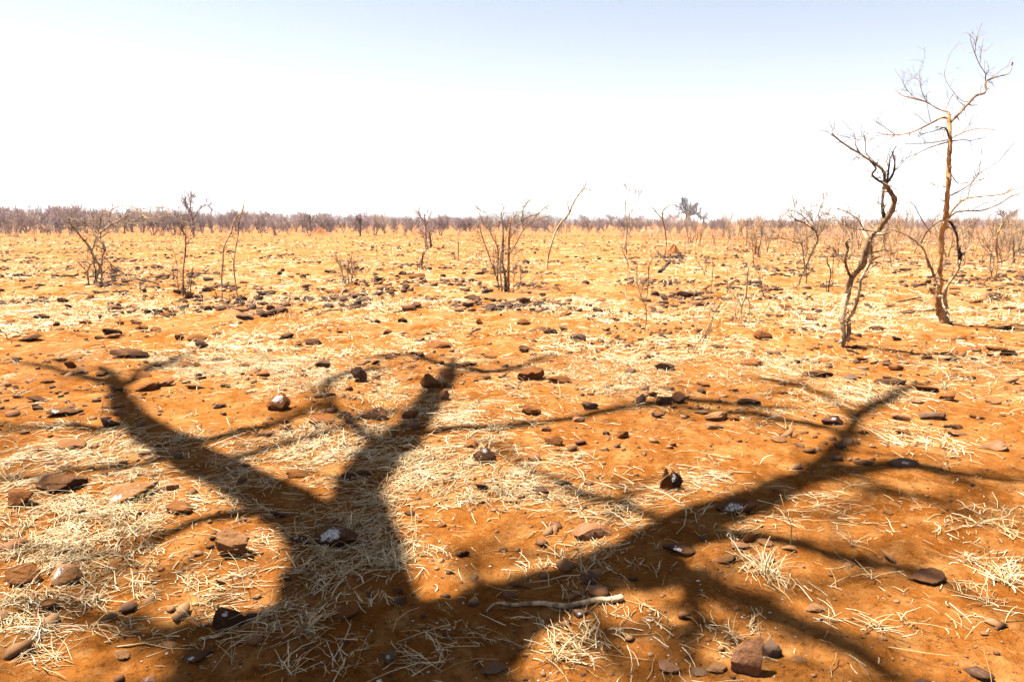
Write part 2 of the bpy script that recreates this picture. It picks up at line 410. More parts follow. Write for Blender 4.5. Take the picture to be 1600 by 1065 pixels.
# px, py, w, h, colour, shape, label, short name
BIG = [
 (432,625,38,32,'rW','k','orange stone with a white cap of droppings, ringed by straw at mid left','the white-capped orange stone'),
 (80,752,72,36,'dw','s','dark maroon slab speckled white, leaning on a browner slab at the left edge','the speckled maroon slab'),
 (20,775,44,38,'r','sl','brown tilted slab at the left edge, propped against the speckled maroon slab',None),
 (182,766,90,38,'tw','sl','long tan slab tilted up to the right beside a yellow grass tuft','the long tan slab'),
 (278,792,45,24,'r','','brown knobbly stone just in front and right of the long tan slab',None),
 (17,843,48,22,'p','r','smooth pinkish half-buried stone at the left edge in deep straw','the smooth pinkish edge stone'),
 (27,895,58,42,'r','','big brown cracked rock in the lower left corner area, behind crossing straw','the cracked brown corner rock'),
 (85,897,58,38,'tW','','tan rock with a wide white splash beside the cracked brown corner rock','the white-splashed tan rock'),
 (70,944,34,20,'t','rl','small oval tan stone resting on straw below the white-splashed tan rock',None),
 (355,852,50,44,'t','k','tan split rock with a notched top, alone between straw and the dark limb shadow','the notched tan rock'),
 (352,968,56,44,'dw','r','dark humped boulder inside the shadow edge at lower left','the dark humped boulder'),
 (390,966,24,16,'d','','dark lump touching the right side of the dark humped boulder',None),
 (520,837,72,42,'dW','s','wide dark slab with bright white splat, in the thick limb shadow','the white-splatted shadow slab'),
 (464,846,26,15,'dw','','little dark stone with pale blotch left of the white-splatted shadow slab',None),
 (432,803,32,13,'d','s','low dark stone in shadow at the upper left of the white-splatted slab',None),
 (535,953,42,24,'r','','brown blocky rock among straw in the deepest part of the shadow','the blocky brown shadow rock'),
 (605,1030,24,22,'gw','r','round grey stone with a chalky top near the bottom edge in shadow','the round chalky stone'),
 (772,1047,42,20,'gw','','greyish stone with white droppings at the bottom edge, in shade','the bottom-edge grey stone'),
 (908,962,26,16,'gw','r','small round stone with a white dot under the fallen pale stick',None),
 (927,825,62,34,'p','s','angular orange-pink wedge rock with a black undercut, in open sunlight','the orange wedge rock'),
 (1042,752,24,40,'r','u','brown upright slab split beside a white-stained block',None),
 (1056,755,24,32,'dW','u','dark block drenched in white droppings right of the brown upright slab','the white-drenched dark block'),
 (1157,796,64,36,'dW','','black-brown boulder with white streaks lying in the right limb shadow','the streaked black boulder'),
 (1461,896,66,30,'d','s','jagged purple-brown slab on bare red earth at lower right','the jagged purple-brown slab'),
 (1170,1030,50,64,'p','u','tall pinkish slab standing at the bottom edge right of centre','the tall pinkish slab'),
 (1206,1019,36,26,'g','','grey flat stone tucked against the tall pinkish slab',None),
 (1047,1046,34,20,'p','','pale pink stone in straw left of the tall pinkish slab',None),
 (1122,1051,36,18,'t','','tan half-buried stone touching the foot of the tall pinkish slab',None),
 (1277,955,36,15,'t','s','flat tan stone nearly flush with the bare earth at lower right','the nearly buried tan stone'),
 (1134,880,40,16,'t','s','tan brick-like stone below the streaked black boulder',None),
 (1196,877,32,20,'p','s','pink diamond-shaped stone behind a bright straw tuft','the pink diamond stone'),
 (1172,846,22,16,'r','u','thin rust stone on edge just below the streaked black boulder',None),
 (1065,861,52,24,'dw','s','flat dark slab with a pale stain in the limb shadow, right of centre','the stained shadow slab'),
 (1122,645,42,22,'t','r','smooth rounded tan loaf-shaped rock with a black shadow beneath','the loaf-shaped tan rock'),
 (1306,655,34,20,'dw','','dark stone with tiny white dots where the shadow limb forks at right','the white-dotted dark stone'),
 (1419,727,46,16,'gw','s','grey stone with a white dot in the horizontal branch shadow at right','the branch-shadow grey stone'),
 (1463,646,38,17,'g','s','flat grey slab-topped rock with black underside at right','the flat grey rock'),
 (1495,662,32,14,'d','s','black-sided rock just right of the flat grey rock',None),
 (1570,697,64,20,'p','s','long pinkish slab running to the right edge','the long pinkish slab'),
 (831,639,32,20,'r','r','round brown boulder above the horizontal branch shadow, near centre','the round brown boulder'),
 (922,633,26,16,'g','','small grey-tan rock standing right of the round brown boulder',None),
 (758,712,36,28,'dw','r','round rock with white spot lying left of centre in broken shade','the round white-spotted rock'),
 (735,696,24,14,'r','','orange-brown stone touching the upper left of the round white-spotted rock',None),
 (672,600,32,26,'r','','rust boulder at the tip of the central limb shadow','the rust tip boulder'),
 (691,619,22,20,'p','u','orange trapezoid stone below the rust tip boulder',None),
 (580,649,46,24,'dw','','brown spattered rock under the central limb shadow, left of centre','the brown spattered rock'),
 (560,590,24,28,'g','','grey upright rock standing in straw, left of centre','the grey upright rock'),
 (555,745,46,22,'d','s','dark slab in the fork between the two big limb shadows','the dark fork slab'),
 (830,586,40,24,'r','','broken rust rock with dark left face near centre','the broken rust rock'),
 (873,595,36,15,'r','s','low rust slab to the right of the broken rust rock',None),
 (1040,575,30,16,'g','','grey boxy rock standing among straw right of centre','the grey boxy rock'),
 (1037,623,28,18,'g','','grey-brown rock left of a darker twin at mid right','the grey twin rock'),
 (1062,620,22,22,'d','','dark rock right beside the grey twin rock',None),
 (195,556,58,17,'d','sk','long dark slab rising to the right at upper left','the long dark rising slab'),
 (225,608,36,18,'r','s','flat orange rock with black underside beside a pale stone at upper left','the flat orange rock'),
 (255,606,26,12,'p','s','pale yellowish flat stone right of the flat orange rock',None),
 (169,664,38,17,'dw','','dark stone with bluish white stain inside the left limb shadow','the stained limb-shadow stone'),
 (90,646,46,16,'dw','s','thin dark slabs with white streak at the left, above the straw','the streaked thin slab'),
 (36,527,44,14,'d','s','long black slab on open ground near the left edge','the long black edge slab'),
 (1394,597,46,14,'d','s','low dark slab behind the tip of the right limb shadow','the low dark slab'),
 (650,432,27,12,'r','r','brown dome-shaped stone alone on the open plain left of centre','the lone dome stone'),
 (345,480,22,10,'t','r','round tan stone in front of the two crossing poles','the round tan stone'),
 (324,452,22,10,'d','','dark stone between the stick cluster and the two crossing poles',None),
 (487,533,28,12,'d','s','black-sided slab left of centre in the middle distance','the black-sided slab'),
 (906,526,24,16,'g','','grey boulder in the middle distance near centre','the grey mid boulder'),
 (1195,526,28,18,'r','','rust boulder right of the leaning forked sapling','the rust sapling boulder'),
 (1183,442,18,8,'d','','black stone right of the thin pale saplings','the black sapling stone'),
 (1572,516,22,9,'d','','dark stone near the right edge in the middle distance','the dark right stone'),
 (1583,553,30,12,'d','s','black slab at the right edge beyond the bare earth','the black right-edge slab'),
]
for r in BIG: make_rock(r[0], r[1], r[2], r[3], r[4], r[6], r[7], r[5])
MED = """217,586,30,15,r, 301,606,32,12,t,r 56,626,34,12,d, 103,692,46,18,t,r 500,656,38,18,r,r 464,742,36,18,r, 258,761,30,14,t, 108,573,18,14,r, 124,577,24,16,t,
222,555,16,10,r, 288,569,28,12,r, 306,570,14,9,r, 341,634,20,10,g, 503,568,24,16,g, 20,565,14,7,d, 700,606,16,9,d, 639,649,26,16,r, 904,654,22,12,p, 853,668,16,14,t, 818,550,16,9,d,
833,557,12,7,r, 1030,648,22,12,g, 974,682,20,16,r, 864,690,30,20,r, 1117,663,28,12,t, 1149,653,16,9,r, 1097,640,20,8,g, 1219,690,24,13,t, 1411,648,28,12,p, 1505,675,32,12,t,s
1414,675,26,10,r,s 1445,678,24,9,r,s 1435,626,26,9,p,s 1487,619,26,14,r, 1455,608,36,12,r,r 1404,577,20,12,r,r 1327,592,24,11,g, 1283,589,44,9,d,s 1242,574,22,8,t, 1175,569,38,14,r,
1175,624,44,13,p,s 1127,544,26,9,d, 1199,854,26,13,p,s 1157,858,32,13,p,s 1234,861,20,11,t,r 260,1010,28,14,tw,r 185,1026,32,14,t,r 300,1034,40,16,dw, 228,1062,22,12,pw, 722,862,22,14,d,
787,852,16,12,p, 852,892,22,13,p, 1095,1057,24,12,g, 507,1061,14,9,t,r 620,915,18,10,d, 95,467,16,9,d, 137,461,16,11,r, 170,516,26,12,d,s 153,526,16,7,d, 172,525,24,9,t,
217,510,22,12,r, 238,509,22,10,r, 258,488,24,10,r, 268,484,14,8,d, 279,524,16,11,r,u 304,526,30,12,r, 314,536,20,13,g, 284,469,15,8,d, 380,492,28,10,g,s 336,518,16,8,r,
186,500,12,7,r, 86,509,12,8,d, 210,500,16,6,d, 250,431,18,7,d, 243,417,18,7,d, 446,526,24,12,d, 463,536,18,9,r, 411,490,13,8,d, 462,466,12,6,d, 515,423,20,7,d,
473,433,10,7,d, 646,481,28,8,d,s 681,471,15,10,r, 738,467,26,10,d, 629,499,18,9,d, 605,517,14,12,r, 655,530,16,9,t, 750,504,13,11,r, 714,504,16,7,r, 691,517,20,6,d,
684,541,42,12,r,s 818,503,22,11,r, 838,518,46,10,d,s 860,520,24,11,d, 884,491,22,9,r, 881,517,15,6,g, 849,461,13,6,d, 828,470,12,6,d, 844,446,10,5,r, 915,440,13,8,d,
1074,484,14,8,r, 1076,461,32,10,d, 1127,465,14,7,r, 823,548,26,8,d, 1202,468,12,8,r, 1347,464,12,6,d, 1371,518,22,6,d, 1502,531,22,8,r, 1405,530,20,7,d, 1443,447,12,6,r,
1270,498,22,8,r, 1560,545,28,10,r, 1418,423,18,5,d, 1494,450,16,6,r, 1494,462,18,6,r, 380,570,20,8,d, 155,585,16,8,d, 72,600,18,7,r, 340,560,18,7,g, 410,588,22,9,r, 610,560,18,8,d,
640,575,16,8,r, 765,560,22,8,r, 760,592,14,7,d, 940,560,18,8,r, 985,585,20,9,g, 1100,600,20,8,r, 1225,610,18,8,r, 1350,560,20,8,r, 1450,560,22,8,d, 1520,590,24,9,r, 1560,625,26,9,t,
1530,650,20,9,r, 700,745,18,10,t, 830,745,20,10,r, 380,725,18,9,g, 330,745,16,9,r, 60,700,20,9,r, 400,840,14,8,t, 640,800,18,10,d, 690,815,14,8,r, 990,905,16,9,d, 1330,880,14,7,t,
1390,800,16,8,r, 1250,1040,22,11,t, 1350,1000,12,6,p, 1540,990,16,8,t, 450,905,16,9,d, 700,990,20,10,d, 480,1010,14,8,d, 870,1005,14,8,r, 1015,560,18,8,d, 1090,520,20,8,r, 960,500,18,7,d,
1480,480,20,7,r, 1420,495,22,7,d, 1530,470,20,7,r, 1580,480,20,7,r, 1340,490,18,7,d, 1230,480,18,7,r, 1010,470,16,6,d, 940,470,16,6,r, 560,470,16,6,d, 585,500,18,7,d, 530,505,18,7,r,
420,455,14,6,d, 380,440,14,6,r, 190,455,16,6,d, 60,445,16,6,d, 20,470,18,7,r, 100,430,14,6,d, 30,430,14,5,r, 60,490,22,9,d, 10,500,16,8,r, 130,500,18,8,r"""
for tok in MED.replace('\n', ' ').split():
    p = tok.split(',')
    make_rock(float(p[0]), float(p[1]), float(p[2]), float(p[3]), p[4], shape=p[5] if len(p) > 5 else '')

# small stones past counting: one object
def scatter_stones():
    mb = MB(); D, T = ICO[1]; g = np.random.default_rng(5)
    shapes = [rock_shape(1, g, .05, 8)[0] for _ in range(24)]
    out = 0
    occ = np.array(ROCKS_XY)
    def put(x, y, s, ti):
        nonlocal out
        V = shapes[int(g.integers(24))].copy()
        a = g.uniform(0, 6.28); V *= np.array([s * g.uniform(.9, 1.5), s * g.uniform(.7, 1.1), s * g.uniform(.28, .75)])
        c, q = math.cos(a), math.sin(a); tl = g.normal(0, .25)
        V = np.stack([V[:, 0], V[:, 1], V[:, 2] + V[:, 0] * tl], -1)
        X = V[:, 0] * c - V[:, 1] * q; Y = V[:, 0] * q + V[:, 1] * c
        pts.append((x, y)); mb.add(np.stack([X + x, Y + y, V[:, 2] + zz], -1), None, T, ti); out += 1
    pts = []
    n = 30000
    U = g.uniform(0, 1, n)
    Y = 2.0 * (85 / 2.0) ** (U ** .58); X = g.uniform(-.82, .82, n) * Y + g.normal(0, .5, n)
    clump = fbm(X * .55, Y * .55, 77, 3)
    keep = ((clump > .49) | (g.uniform(0, 1, n) < .10)) & ((Y > 9) | (g.uniform(0, 1, n) < .25 + .05 * Y))
    Hh = height(X, Y); cl2 = fbm(X * 1.3, Y * 1.3, 79, 2); cl2 = np.clip((cl2 - .40) / .22, 0, 1)
    S = np.exp(g.normal(math.log(.055), .55, n)); S = np.clip(S * (.55 + 1.1 * cl2), .015, .20)
    S = np.where(Y > 12, np.clip(S * 1.25, .04, .20), S * .50)
    # in the bare and straw-covered foreground only grit-sized stones
    for k in np.nonzero(keep)[0]:
        x, y = X[k], Y[k]
        px, py = project(x, y)
        if y < 12 and len(occ) and np.min((occ[:, 0] - x) ** 2 + (occ[:, 1] - y) ** 2 - (occ[:, 2] + S[k]) ** 2) < 0: continue
        zz = Hh[k] + S[k] * .10
        ti = g.choice([.05, .25, .45, .6, .8, 1.0], p=[.22, .2, .2, .18, .12, .08]) if y > 9 else g.choice([.3, .6, .8, .9, 1.0])
        put(x, y, S[k], ti)
    tag(mb.build('small_stones', M['stones'], smooth=False), 'countless small dark and rusty stones scattered over the plain', kind='stuff')
scatter_stones()

# ------------------------------------------------------------------ straw
def stroke(s): return [tuple(float(v) for v in q.split(',')) for q in s.split()]
PATCH = stroke("""120,700,190,40,1 60,800,120,60,1.3 200,830,160,50,1.2 100,930,130,50,1.4 60,990,120,40,.9 250,890,60,25,.3 330,780,90,40,1.1 660,750,120,45,1.2 560,880,110,60,1.2
330,900,80,50,.6 860,750,120,45,1.0 250,700,90,40,.9 870,870,60,30,.9 480,1000,120,50,.9 740,650,90,35,1.1 1000,790,60,35,1.0 1440,690,90,25,.9 1490,820,60,22,.8 1385,945,60,26,1.0
1575,905,30,40,1.0 905,1010,60,45,1.1 280,560,220,25,1.1 450,590,120,35,.9 1000,545,90,30,1 1200,560,120,30,1 1200,650,60,20,.7 520,700,100,50,1.1 610,830,60,45,1 430,690,80,25,.6
1190,730,80,18,.7 1290,780,70,20,.6 1130,835,60,20,.4 1190,900,35,40,.9 1330,820,50,25,.5 700,1000,70,40,.7 1500,560,120,30,.8 1350,620,90,25,.7 1560,800,50,20,.6 350,1000,70,20,.6
620,610,80,30,.9 950,600,100,25,.8 820,640,60,25,.6 1480,985,80,40,.35 1010,1000,50,30,.5 1090,750,60,20,.7 1110,1020,60,30,.6""")
BARE = stroke("""90,570,110,22,1 50,640,90,18,.7 380,655,110,20,.9 1150,700,150,35,1.1 1300,960,170,55,1.0 1450,775,110,30,1.1 980,735,70,30,.8 760,830,60,30,.9 290,860,50,40,1 240,960,70,35,1
950,680,90,18,1 1290,700,70,25,.8 1380,855,110,25,.9 100,725,60,12,.5 640,930,50,50,.5 1100,950,60,60,.8 1540,740,90,22,.8 1530,1040,120,50,.6 760,920,60,40,.7 440,900,40,35,.8
220,1040,90,22,.9 430,1030,60,30,.6 1450,640,110,14,.5 880,700,60,18,.5 840,800,70,25,.4""")
def density(x, y):
    px, py = project(x, y)
    base = ramp_(fbm(x * .8, y * .8, 41, 3), .44, .62) * .9 + ramp_(fbm(x * 2.6, y * 2.6, 43, 3), .46, .62) * .5
    near = np.clip((py - 520) / 60, 0, 1)
    s = np.zeros_like(x); b = np.zeros_like(x)
    for a in PATCH: s += a[4] * np.exp(-((px - a[0]) / a[2]) ** 2 - ((py - a[1]) / a[3]) ** 2)
    for a in BARE: b += a[4] * np.exp(-((px - a[0]) / a[2]) ** 2 - ((py - a[1]) / a[3]) ** 2)
    d = base * (1 - .72 * near) + near * (s * (.45 + .8 * ramp_(fbm(x * 2.2, y * 2.2, 47, 3), .38, .6)))
    return np.clip(d * (1 - .22 * near) - b * near * .8, .045 + .05 * ramp_(fbm(x * 3.1, y * 3.1, 49, 2), .4, .6), 1.6)
def ramp_(v, a, b):
    t = np.clip((v - a) / (b - a), 0, 1); return t * t * (3 - 2 * t)

def straw_geometry(P, yaw, L, elev, wdt, g, tube, curve=.35, segs=3):
    n = len(P)
    steps = []
    yw = yaw.copy(); el = elev.copy()
    for k in range(segs):
        steps.append(np.stack([np.cos(yw) * np.cos(el), np.sin(yw) * np.cos(el), np.sin(el)], -1) * (L / segs)[:, None])
        yw = yw + g.normal(0, curve, n); el = el * .55 + g.normal(0, .10, n) - .06
    pts = [P]
    for s in steps: pts.append(pts[-1] + s)
    pts = np.stack(pts, 1)                        # n, segs+1, 3
    gz = height(pts[..., 0], pts[..., 1]) + .0015
    pts[..., 2] = np.maximum(pts[..., 2], gz)
    side = np.stack([-np.sin(yaw), np.cos(yaw), np.zeros(n)], -1)[:, None, :]
    taper = np.linspace(1, .45, segs + 1)[None, :, None]
    w = (wdt * .5)[:, None, None] * taper
    if not tube:
        roll = g.uniform(-.8, .8, n)[:, None, None]
        sv = side * np.cos(roll) + np.array([0, 0, 1.]) * np.sin(roll)
        V = np.stack([pts - sv * w, pts + sv * w], 2).reshape(-1, 3)
        K = 2 * (segs + 1); i = np.arange(n)[:, None] * K; j = np.arange(segs)[None, :] * 2
        Q = np.stack([i + j, i + j + 1, i + j + 3, i + j + 2], -1).reshape(-1, 4)
        return V, Q
    up = np.array([0, 0, 1.])
    V = np.stack([pts - side * w, pts + side * w, pts + up * w * .9], 2).reshape(-1, 3)
    K = 3 * (segs + 1); Q = []
    i = np.arange(n)[:, None] * K; j = np.arange(segs)[None, :] * 3
    for a, b in ((0, 1), (1, 2), (2, 0)): Q.append(np.stack([i + j + a, i + j + b, i + j + 3 + b, i + j + 3 + a], -1).reshape(-1, 4))
    return V, np.vstack(Q)

def build_straw():
    g = np.random.default_rng(99)
    bands = [  # y0,y1, clusters per m2, mean pieces, length, width, tube
        (1.5, 4.2, 210, 12, .070, .0042, True), (4.2, 8.0, 150, 10, .078, .0052, True), (8.0, 15, 60, 7, .10, .008, False), (15, 30, 9, 6, .16, .013, False), (30, 60, 2.0, 5, .22, .022, False)]
    for bi, (y0, y1, cd, mp, Lm, wm, tube) in enumerate(bands):
        xm = y1 * .80 + .6
        area = 2 * xm * (y1 - y0); n = int(area * cd)
        cx = g.uniform(-xm, xm, n); cy = g.uniform(y0, y1, n)
        ok = np.abs(cx) < cy * .80 + .6; cx, cy = cx[ok], cy[ok]
        d = density(cx, cy)
        ok = g.uniform(0, 1, len(cx)) < d; cx, cy, d = cx[ok], cy[ok], d[ok]
        cnt = np.maximum(1, g.poisson(mp * (.35 + .85 * np.minimum(d, 1.3)) * g.choice([.3, .7, 1.0, 2.0], len(cx))))
        kind = g.uniform(0, 1, len(cx))
        cyaw = (fbm(cx * .5, cy * .5, 61, 2) - .5) * 7 + np.where(cx < 0, .45, -.35) + g.normal(0, .45, len(cx))
        spread = g.uniform(.03, .13, len(cx)) * (1 if y0 < 8 else 1.8)
        ids = np.repeat(np.arange(len(cx)), cnt); m = len(ids)
        ox = g.normal(0, 1, m) * spread[ids]; oy = g.normal(0, 1, m) * spread[ids] * .6
        cyw = cyaw[ids]; ca, sa = np.cos(cyw), np.sin(cyw)
        x = cx[ids] + ox * ca - oy * sa; y = cy[ids] + ox * sa + oy * ca
        heap = np.exp(-(ox ** 2 + oy ** 2) / (spread[ids] ** 2 + 1e-6)) * .020 * np.minimum(d[ids], 1.2) * g.uniform(0, 1, m)
        L = np.exp(g.normal(math.log(Lm), .60, m)); L = np.clip(L, .025, .34 if y0 < 15 else .45)
        yaw = cyw + g.normal(0, .50, m) + (g.uniform(0, 1, m) < .5) * math.pi
        elev = np.abs(g.normal(0, .12, m))
        tuft = kind[ids] < .17                    # crowns with blades fanning out from one root
        x = np.where(tuft, cx[ids] + g.normal(0, .012, m), x); y = np.where(tuft, cy[ids] + g.normal(0, .012, m), y)
        yaw = np.where(tuft, g.uniform(0, 6.28, m), yaw); elev = np.where(tuft, g.uniform(.15, 1.1, m), elev)
        L = np.where(tuft, L * .85, L)
        lone = g.uniform(0, 1, m) < .12           # scattered single stalks
        x = np.where(lone, x + g.normal(0, .25, m), x); y = np.where(lone, y + g.normal(0, .25, m), y); yaw = np.where(lone, g.uniform(0, 6.28, m), yaw)
        stub = g.uniform(0, 1, m) < (.04 if y0 < 8 else .10); elev = np.where(stub, g.uniform(.8, 1.4, m), elev); L = np.where(stub, L * .8, L)
        back = ~(tuft | stub)
        x = np.where(back, x - np.cos(yaw) * L * .5, x); y = np.where(back, y - np.sin(yaw) * L * .5, y)
        z = height(x, y) + .002 + np.where(tuft, 0, heap)
        wd = wm * np.exp(g.normal(0, .32, m))
        V, Q = straw_geometry(np.stack([x, y, z], -1), yaw, L, elev, wd, g, tube, .30)
        ti = np.clip(g.normal(.58, .30, m), 0, 1)
        K = len(V) // m
        me = mesh_from('dry_grass', V, Q, None, np.repeat(ti, K), smooth=False)
        txt = ['broken straw strewn over the nearest red earth', 'straw mats lying between the stones of the near ground', 'pale grass litter over the middle ground', 'bleached grass on the stony plain', 'bleached grass on the far plain'][bi]
        tag(link('dry_grass', me, M['straw']), txt, kind='stuff')
build_straw()

# countable grass tufts
def make_tuft(px, py, hpx, n, label, mat='straw', spreadf=1.0):
    gp = ground_pt(px, py); Y = gp[1]; s = slant(px, py, Y) / F; Hm = hpx * s
    g = np.random.default_rng(int(px * 7 + py))
    yaw = g.uniform(0, 6.28, n); elev = g.uniform(.5, 1.45, n) if spreadf < 1.5 else g.uniform(.15, 1.2, n)
    L = Hm * g.uniform(.55, 1.15, n)
    x = g.normal(0, .012, n) * spreadf; y = g.normal(0, .012, n) * spreadf
    z0 = hz(gp[0], Y)
    P = np.stack([x + gp[0], y + Y, np.full(n, z0 - .003)], -1)
    V, Q = straw_geometry(P, yaw, L, elev, np.full(n, max(.0042, .0011 * Y)) * g.uniform(.7, 1.3, n), g, True, .18)
    V = V - np.array([gp[0], Y, z0])
    me = mesh_from('grass_tuft', V, Q, None, np.repeat(np.clip(g.normal(.65, .2, n), 0, 1), len(V) // n), smooth=False)
    o = link('grass_tuft', me, M[mat], None, (gp[0], Y, z0))
    tag(o, label, 'grass tuft', 'tufts of dry grass')
for a in [(228,772,34,26,'yellow spiky grass tuft growing against the right end of the long tan slab','green',1),
          (1572,905,52,26,'upright pale grass tuft near the right edge, above a long bent stalk','straw',1),
          (1193,905,60,34,'bright straw tuft bent over the pink diamond stone','straw',1),
          (1330,848,48,12,'sparse forked stalks on bare earth at right, above the diagonal branch shadow','straw',1.6),
          (1372,985,44,16,'low straggly stalks standing below the bundle of straw at lower right','straw',1.6),
          (1543,940,60,12,'tall crossing stalks to the right of the jagged purple-brown slab','straw',1.6),
          (1300,975,36,12,'small open tuft beside the nearly buried tan stone','straw',1.6),
          (1140,1000,52,14,'loose stalks fanned out left of the tall pinkish slab','straw',1.6),
          (870,1030,60,24,'bright straw tuft at the bottom edge between two bands of shadow','straw',1),
          (475,985,52,34,'shaded tuft of crossing blades right of the dark humped boulder','straw',1.6),
          (610,880,50,40,'dense shaded tuft in the middle of the thickest limb shadow','straw',1.6),
          (735,780,34,20,'sunlit tuft below the round white-spotted rock','straw',1),
          (1090,812,40,14,'thin curved stalks standing between two dark limb shadows','straw',1.6),
          (1230,815,40,12,'tuft beside the streaked black boulder, half in shade','straw',1.6),
          (1475,700,26,16,'row of short bright stubs before the flat grey rock','straw',1),
          (300,905,50,14,'thin pale stalks on bare earth left of the notched tan rock','straw',1.6),
          (90,1040,60,18,'splayed straw crown in the bottom left corner','straw',1.6),
          (690,600,22,12,'short tuft at the tip of the central limb shadow','straw',1),
          (1475,610,26,14,'pale tuft among the cluster of rounded stones at far right','straw',1),
          (455,1045,60,16,'dark-rooted stalks at the bottom edge inside the shadow','straw',1.6)]:
    make_tuft(*a)

# white specks of droppings below the big tree
def droppings():
    g = np.random.default_rng(3); mb = MB(); D, T = ICO[1]
    for k in range(230):
        px = g.uniform(180, 1250); py = g.uniform(800, 1075)
        x, y = ground_pt(px, py); s = g.uniform(.0018, .005) * (1.8 if g.uniform() < .08 else 1)
        V = D * np.array([s * g.uniform(.7, 1.6), s, s * .4]) * (1 + g.normal(0, .15, (len(D), 1)))
        mb.add(V + np.array([x, y, hz(x, y) + .001]), None, T)
    tag(mb.build('bird_droppings', M['dropping']), 'tiny white droppings peppering the shaded earth', kind='stuff')
droppings()
def grit():
    g = np.random.default_rng(13); mb = MB(); D, T = ICO[1]
    n = 5200; Y = g.uniform(1.9, 6.5, n); X = g.uniform(-.8, .8, n) * Y
    ok = fbm(X * 1.2, Y * 1.2, 91, 3) > .42; X, Y = X[ok], Y[ok]; Z = height(X, Y)
    for x, y, z in zip(X, Y, Z):
        s = math.exp(g.normal(math.log(.0042), .5))
        mb.add(D * np.array([s * g.uniform(.8, 1.5), s, s * .7]) * (1 + g.normal(0, .16, (len(D), 1))) + np.array([x, y, z + s * .2]), None, T, g.choice([.4, .75, .85, 1]))
    tag(mb.build('gravel', M['stones'], smooth=False), 'fine gravel and clods on the near earth', kind='stuff')
grit()

# ------------------------------------------------------------------ traced trees
def parse_limb(s, ox, oy, sc, defw=4):
    pts = []
    for tok in s.split():
        v = [float(q) for q in tok.split(',')]
        pts.append([ox + v[0] / sc, oy + v[1] / sc, v[2] / sc if len(v) > 2 else None])
    if pts[0][2] is None: pts[0][2] = defw / sc
    if pts[-1][2] is None:
        last = [p[2] for p in pts if p[2] is not None][-1]
        pts[-1][2] = last * .55
    known = [i for i, p in enumerate(pts) if p[2] is not None]
    w = np.interp(np.arange(len(pts)), known, [pts[i][2] for i in known])
    return np.array([[p[0], p[1]] for p in pts]), w
def smooth_path(P, W, k=4):
    n = len(P)
    if n < 3: 
        t = np.linspace(0, n - 1, (n - 1) * k + 1); i = np.minimum(t.astype(int), n - 2); f = (t - i)[:, None]
        return P[i] * (1 - f) + P[i + 1] * f, np.interp(t, np.arange(n), W)
    E = np.vstack([2 * P[0] - P[1], P, 2 * P[-1] - P[-2]]); out = []; ts = []
    for i in range(n - 1):
        p0, p1, p2, p3 = E[i], E[i + 1], E[i + 2], E[i + 3]
        for u in np.arange(k) / k:
            out.append(.5 * ((2 * p1) + (-p0 + p2) * u + (2 * p0 - 5 * p1 + 4 * p2 - p3) * u * u + (-p0 + 3 * p1 - 3 * p2 + p3) * u ** 3)); ts.append(i + u)
    out.append(P[-1]); ts.append(n - 1)
    return np.array(out), np.interp(ts, np.arange(n), W)
def twig_path(g, p, d, L, droop=-.1, n=4):
    P = [p]; d = d / (np.linalg.norm(d) + 1e-9)
    for k in range(n):
        d = d + g.normal(0, .25, 3); d[2] += droop * .3; d /= np.linalg.norm(d)
        P.append(P[-1] + d * L / n)
    return np.array(P)
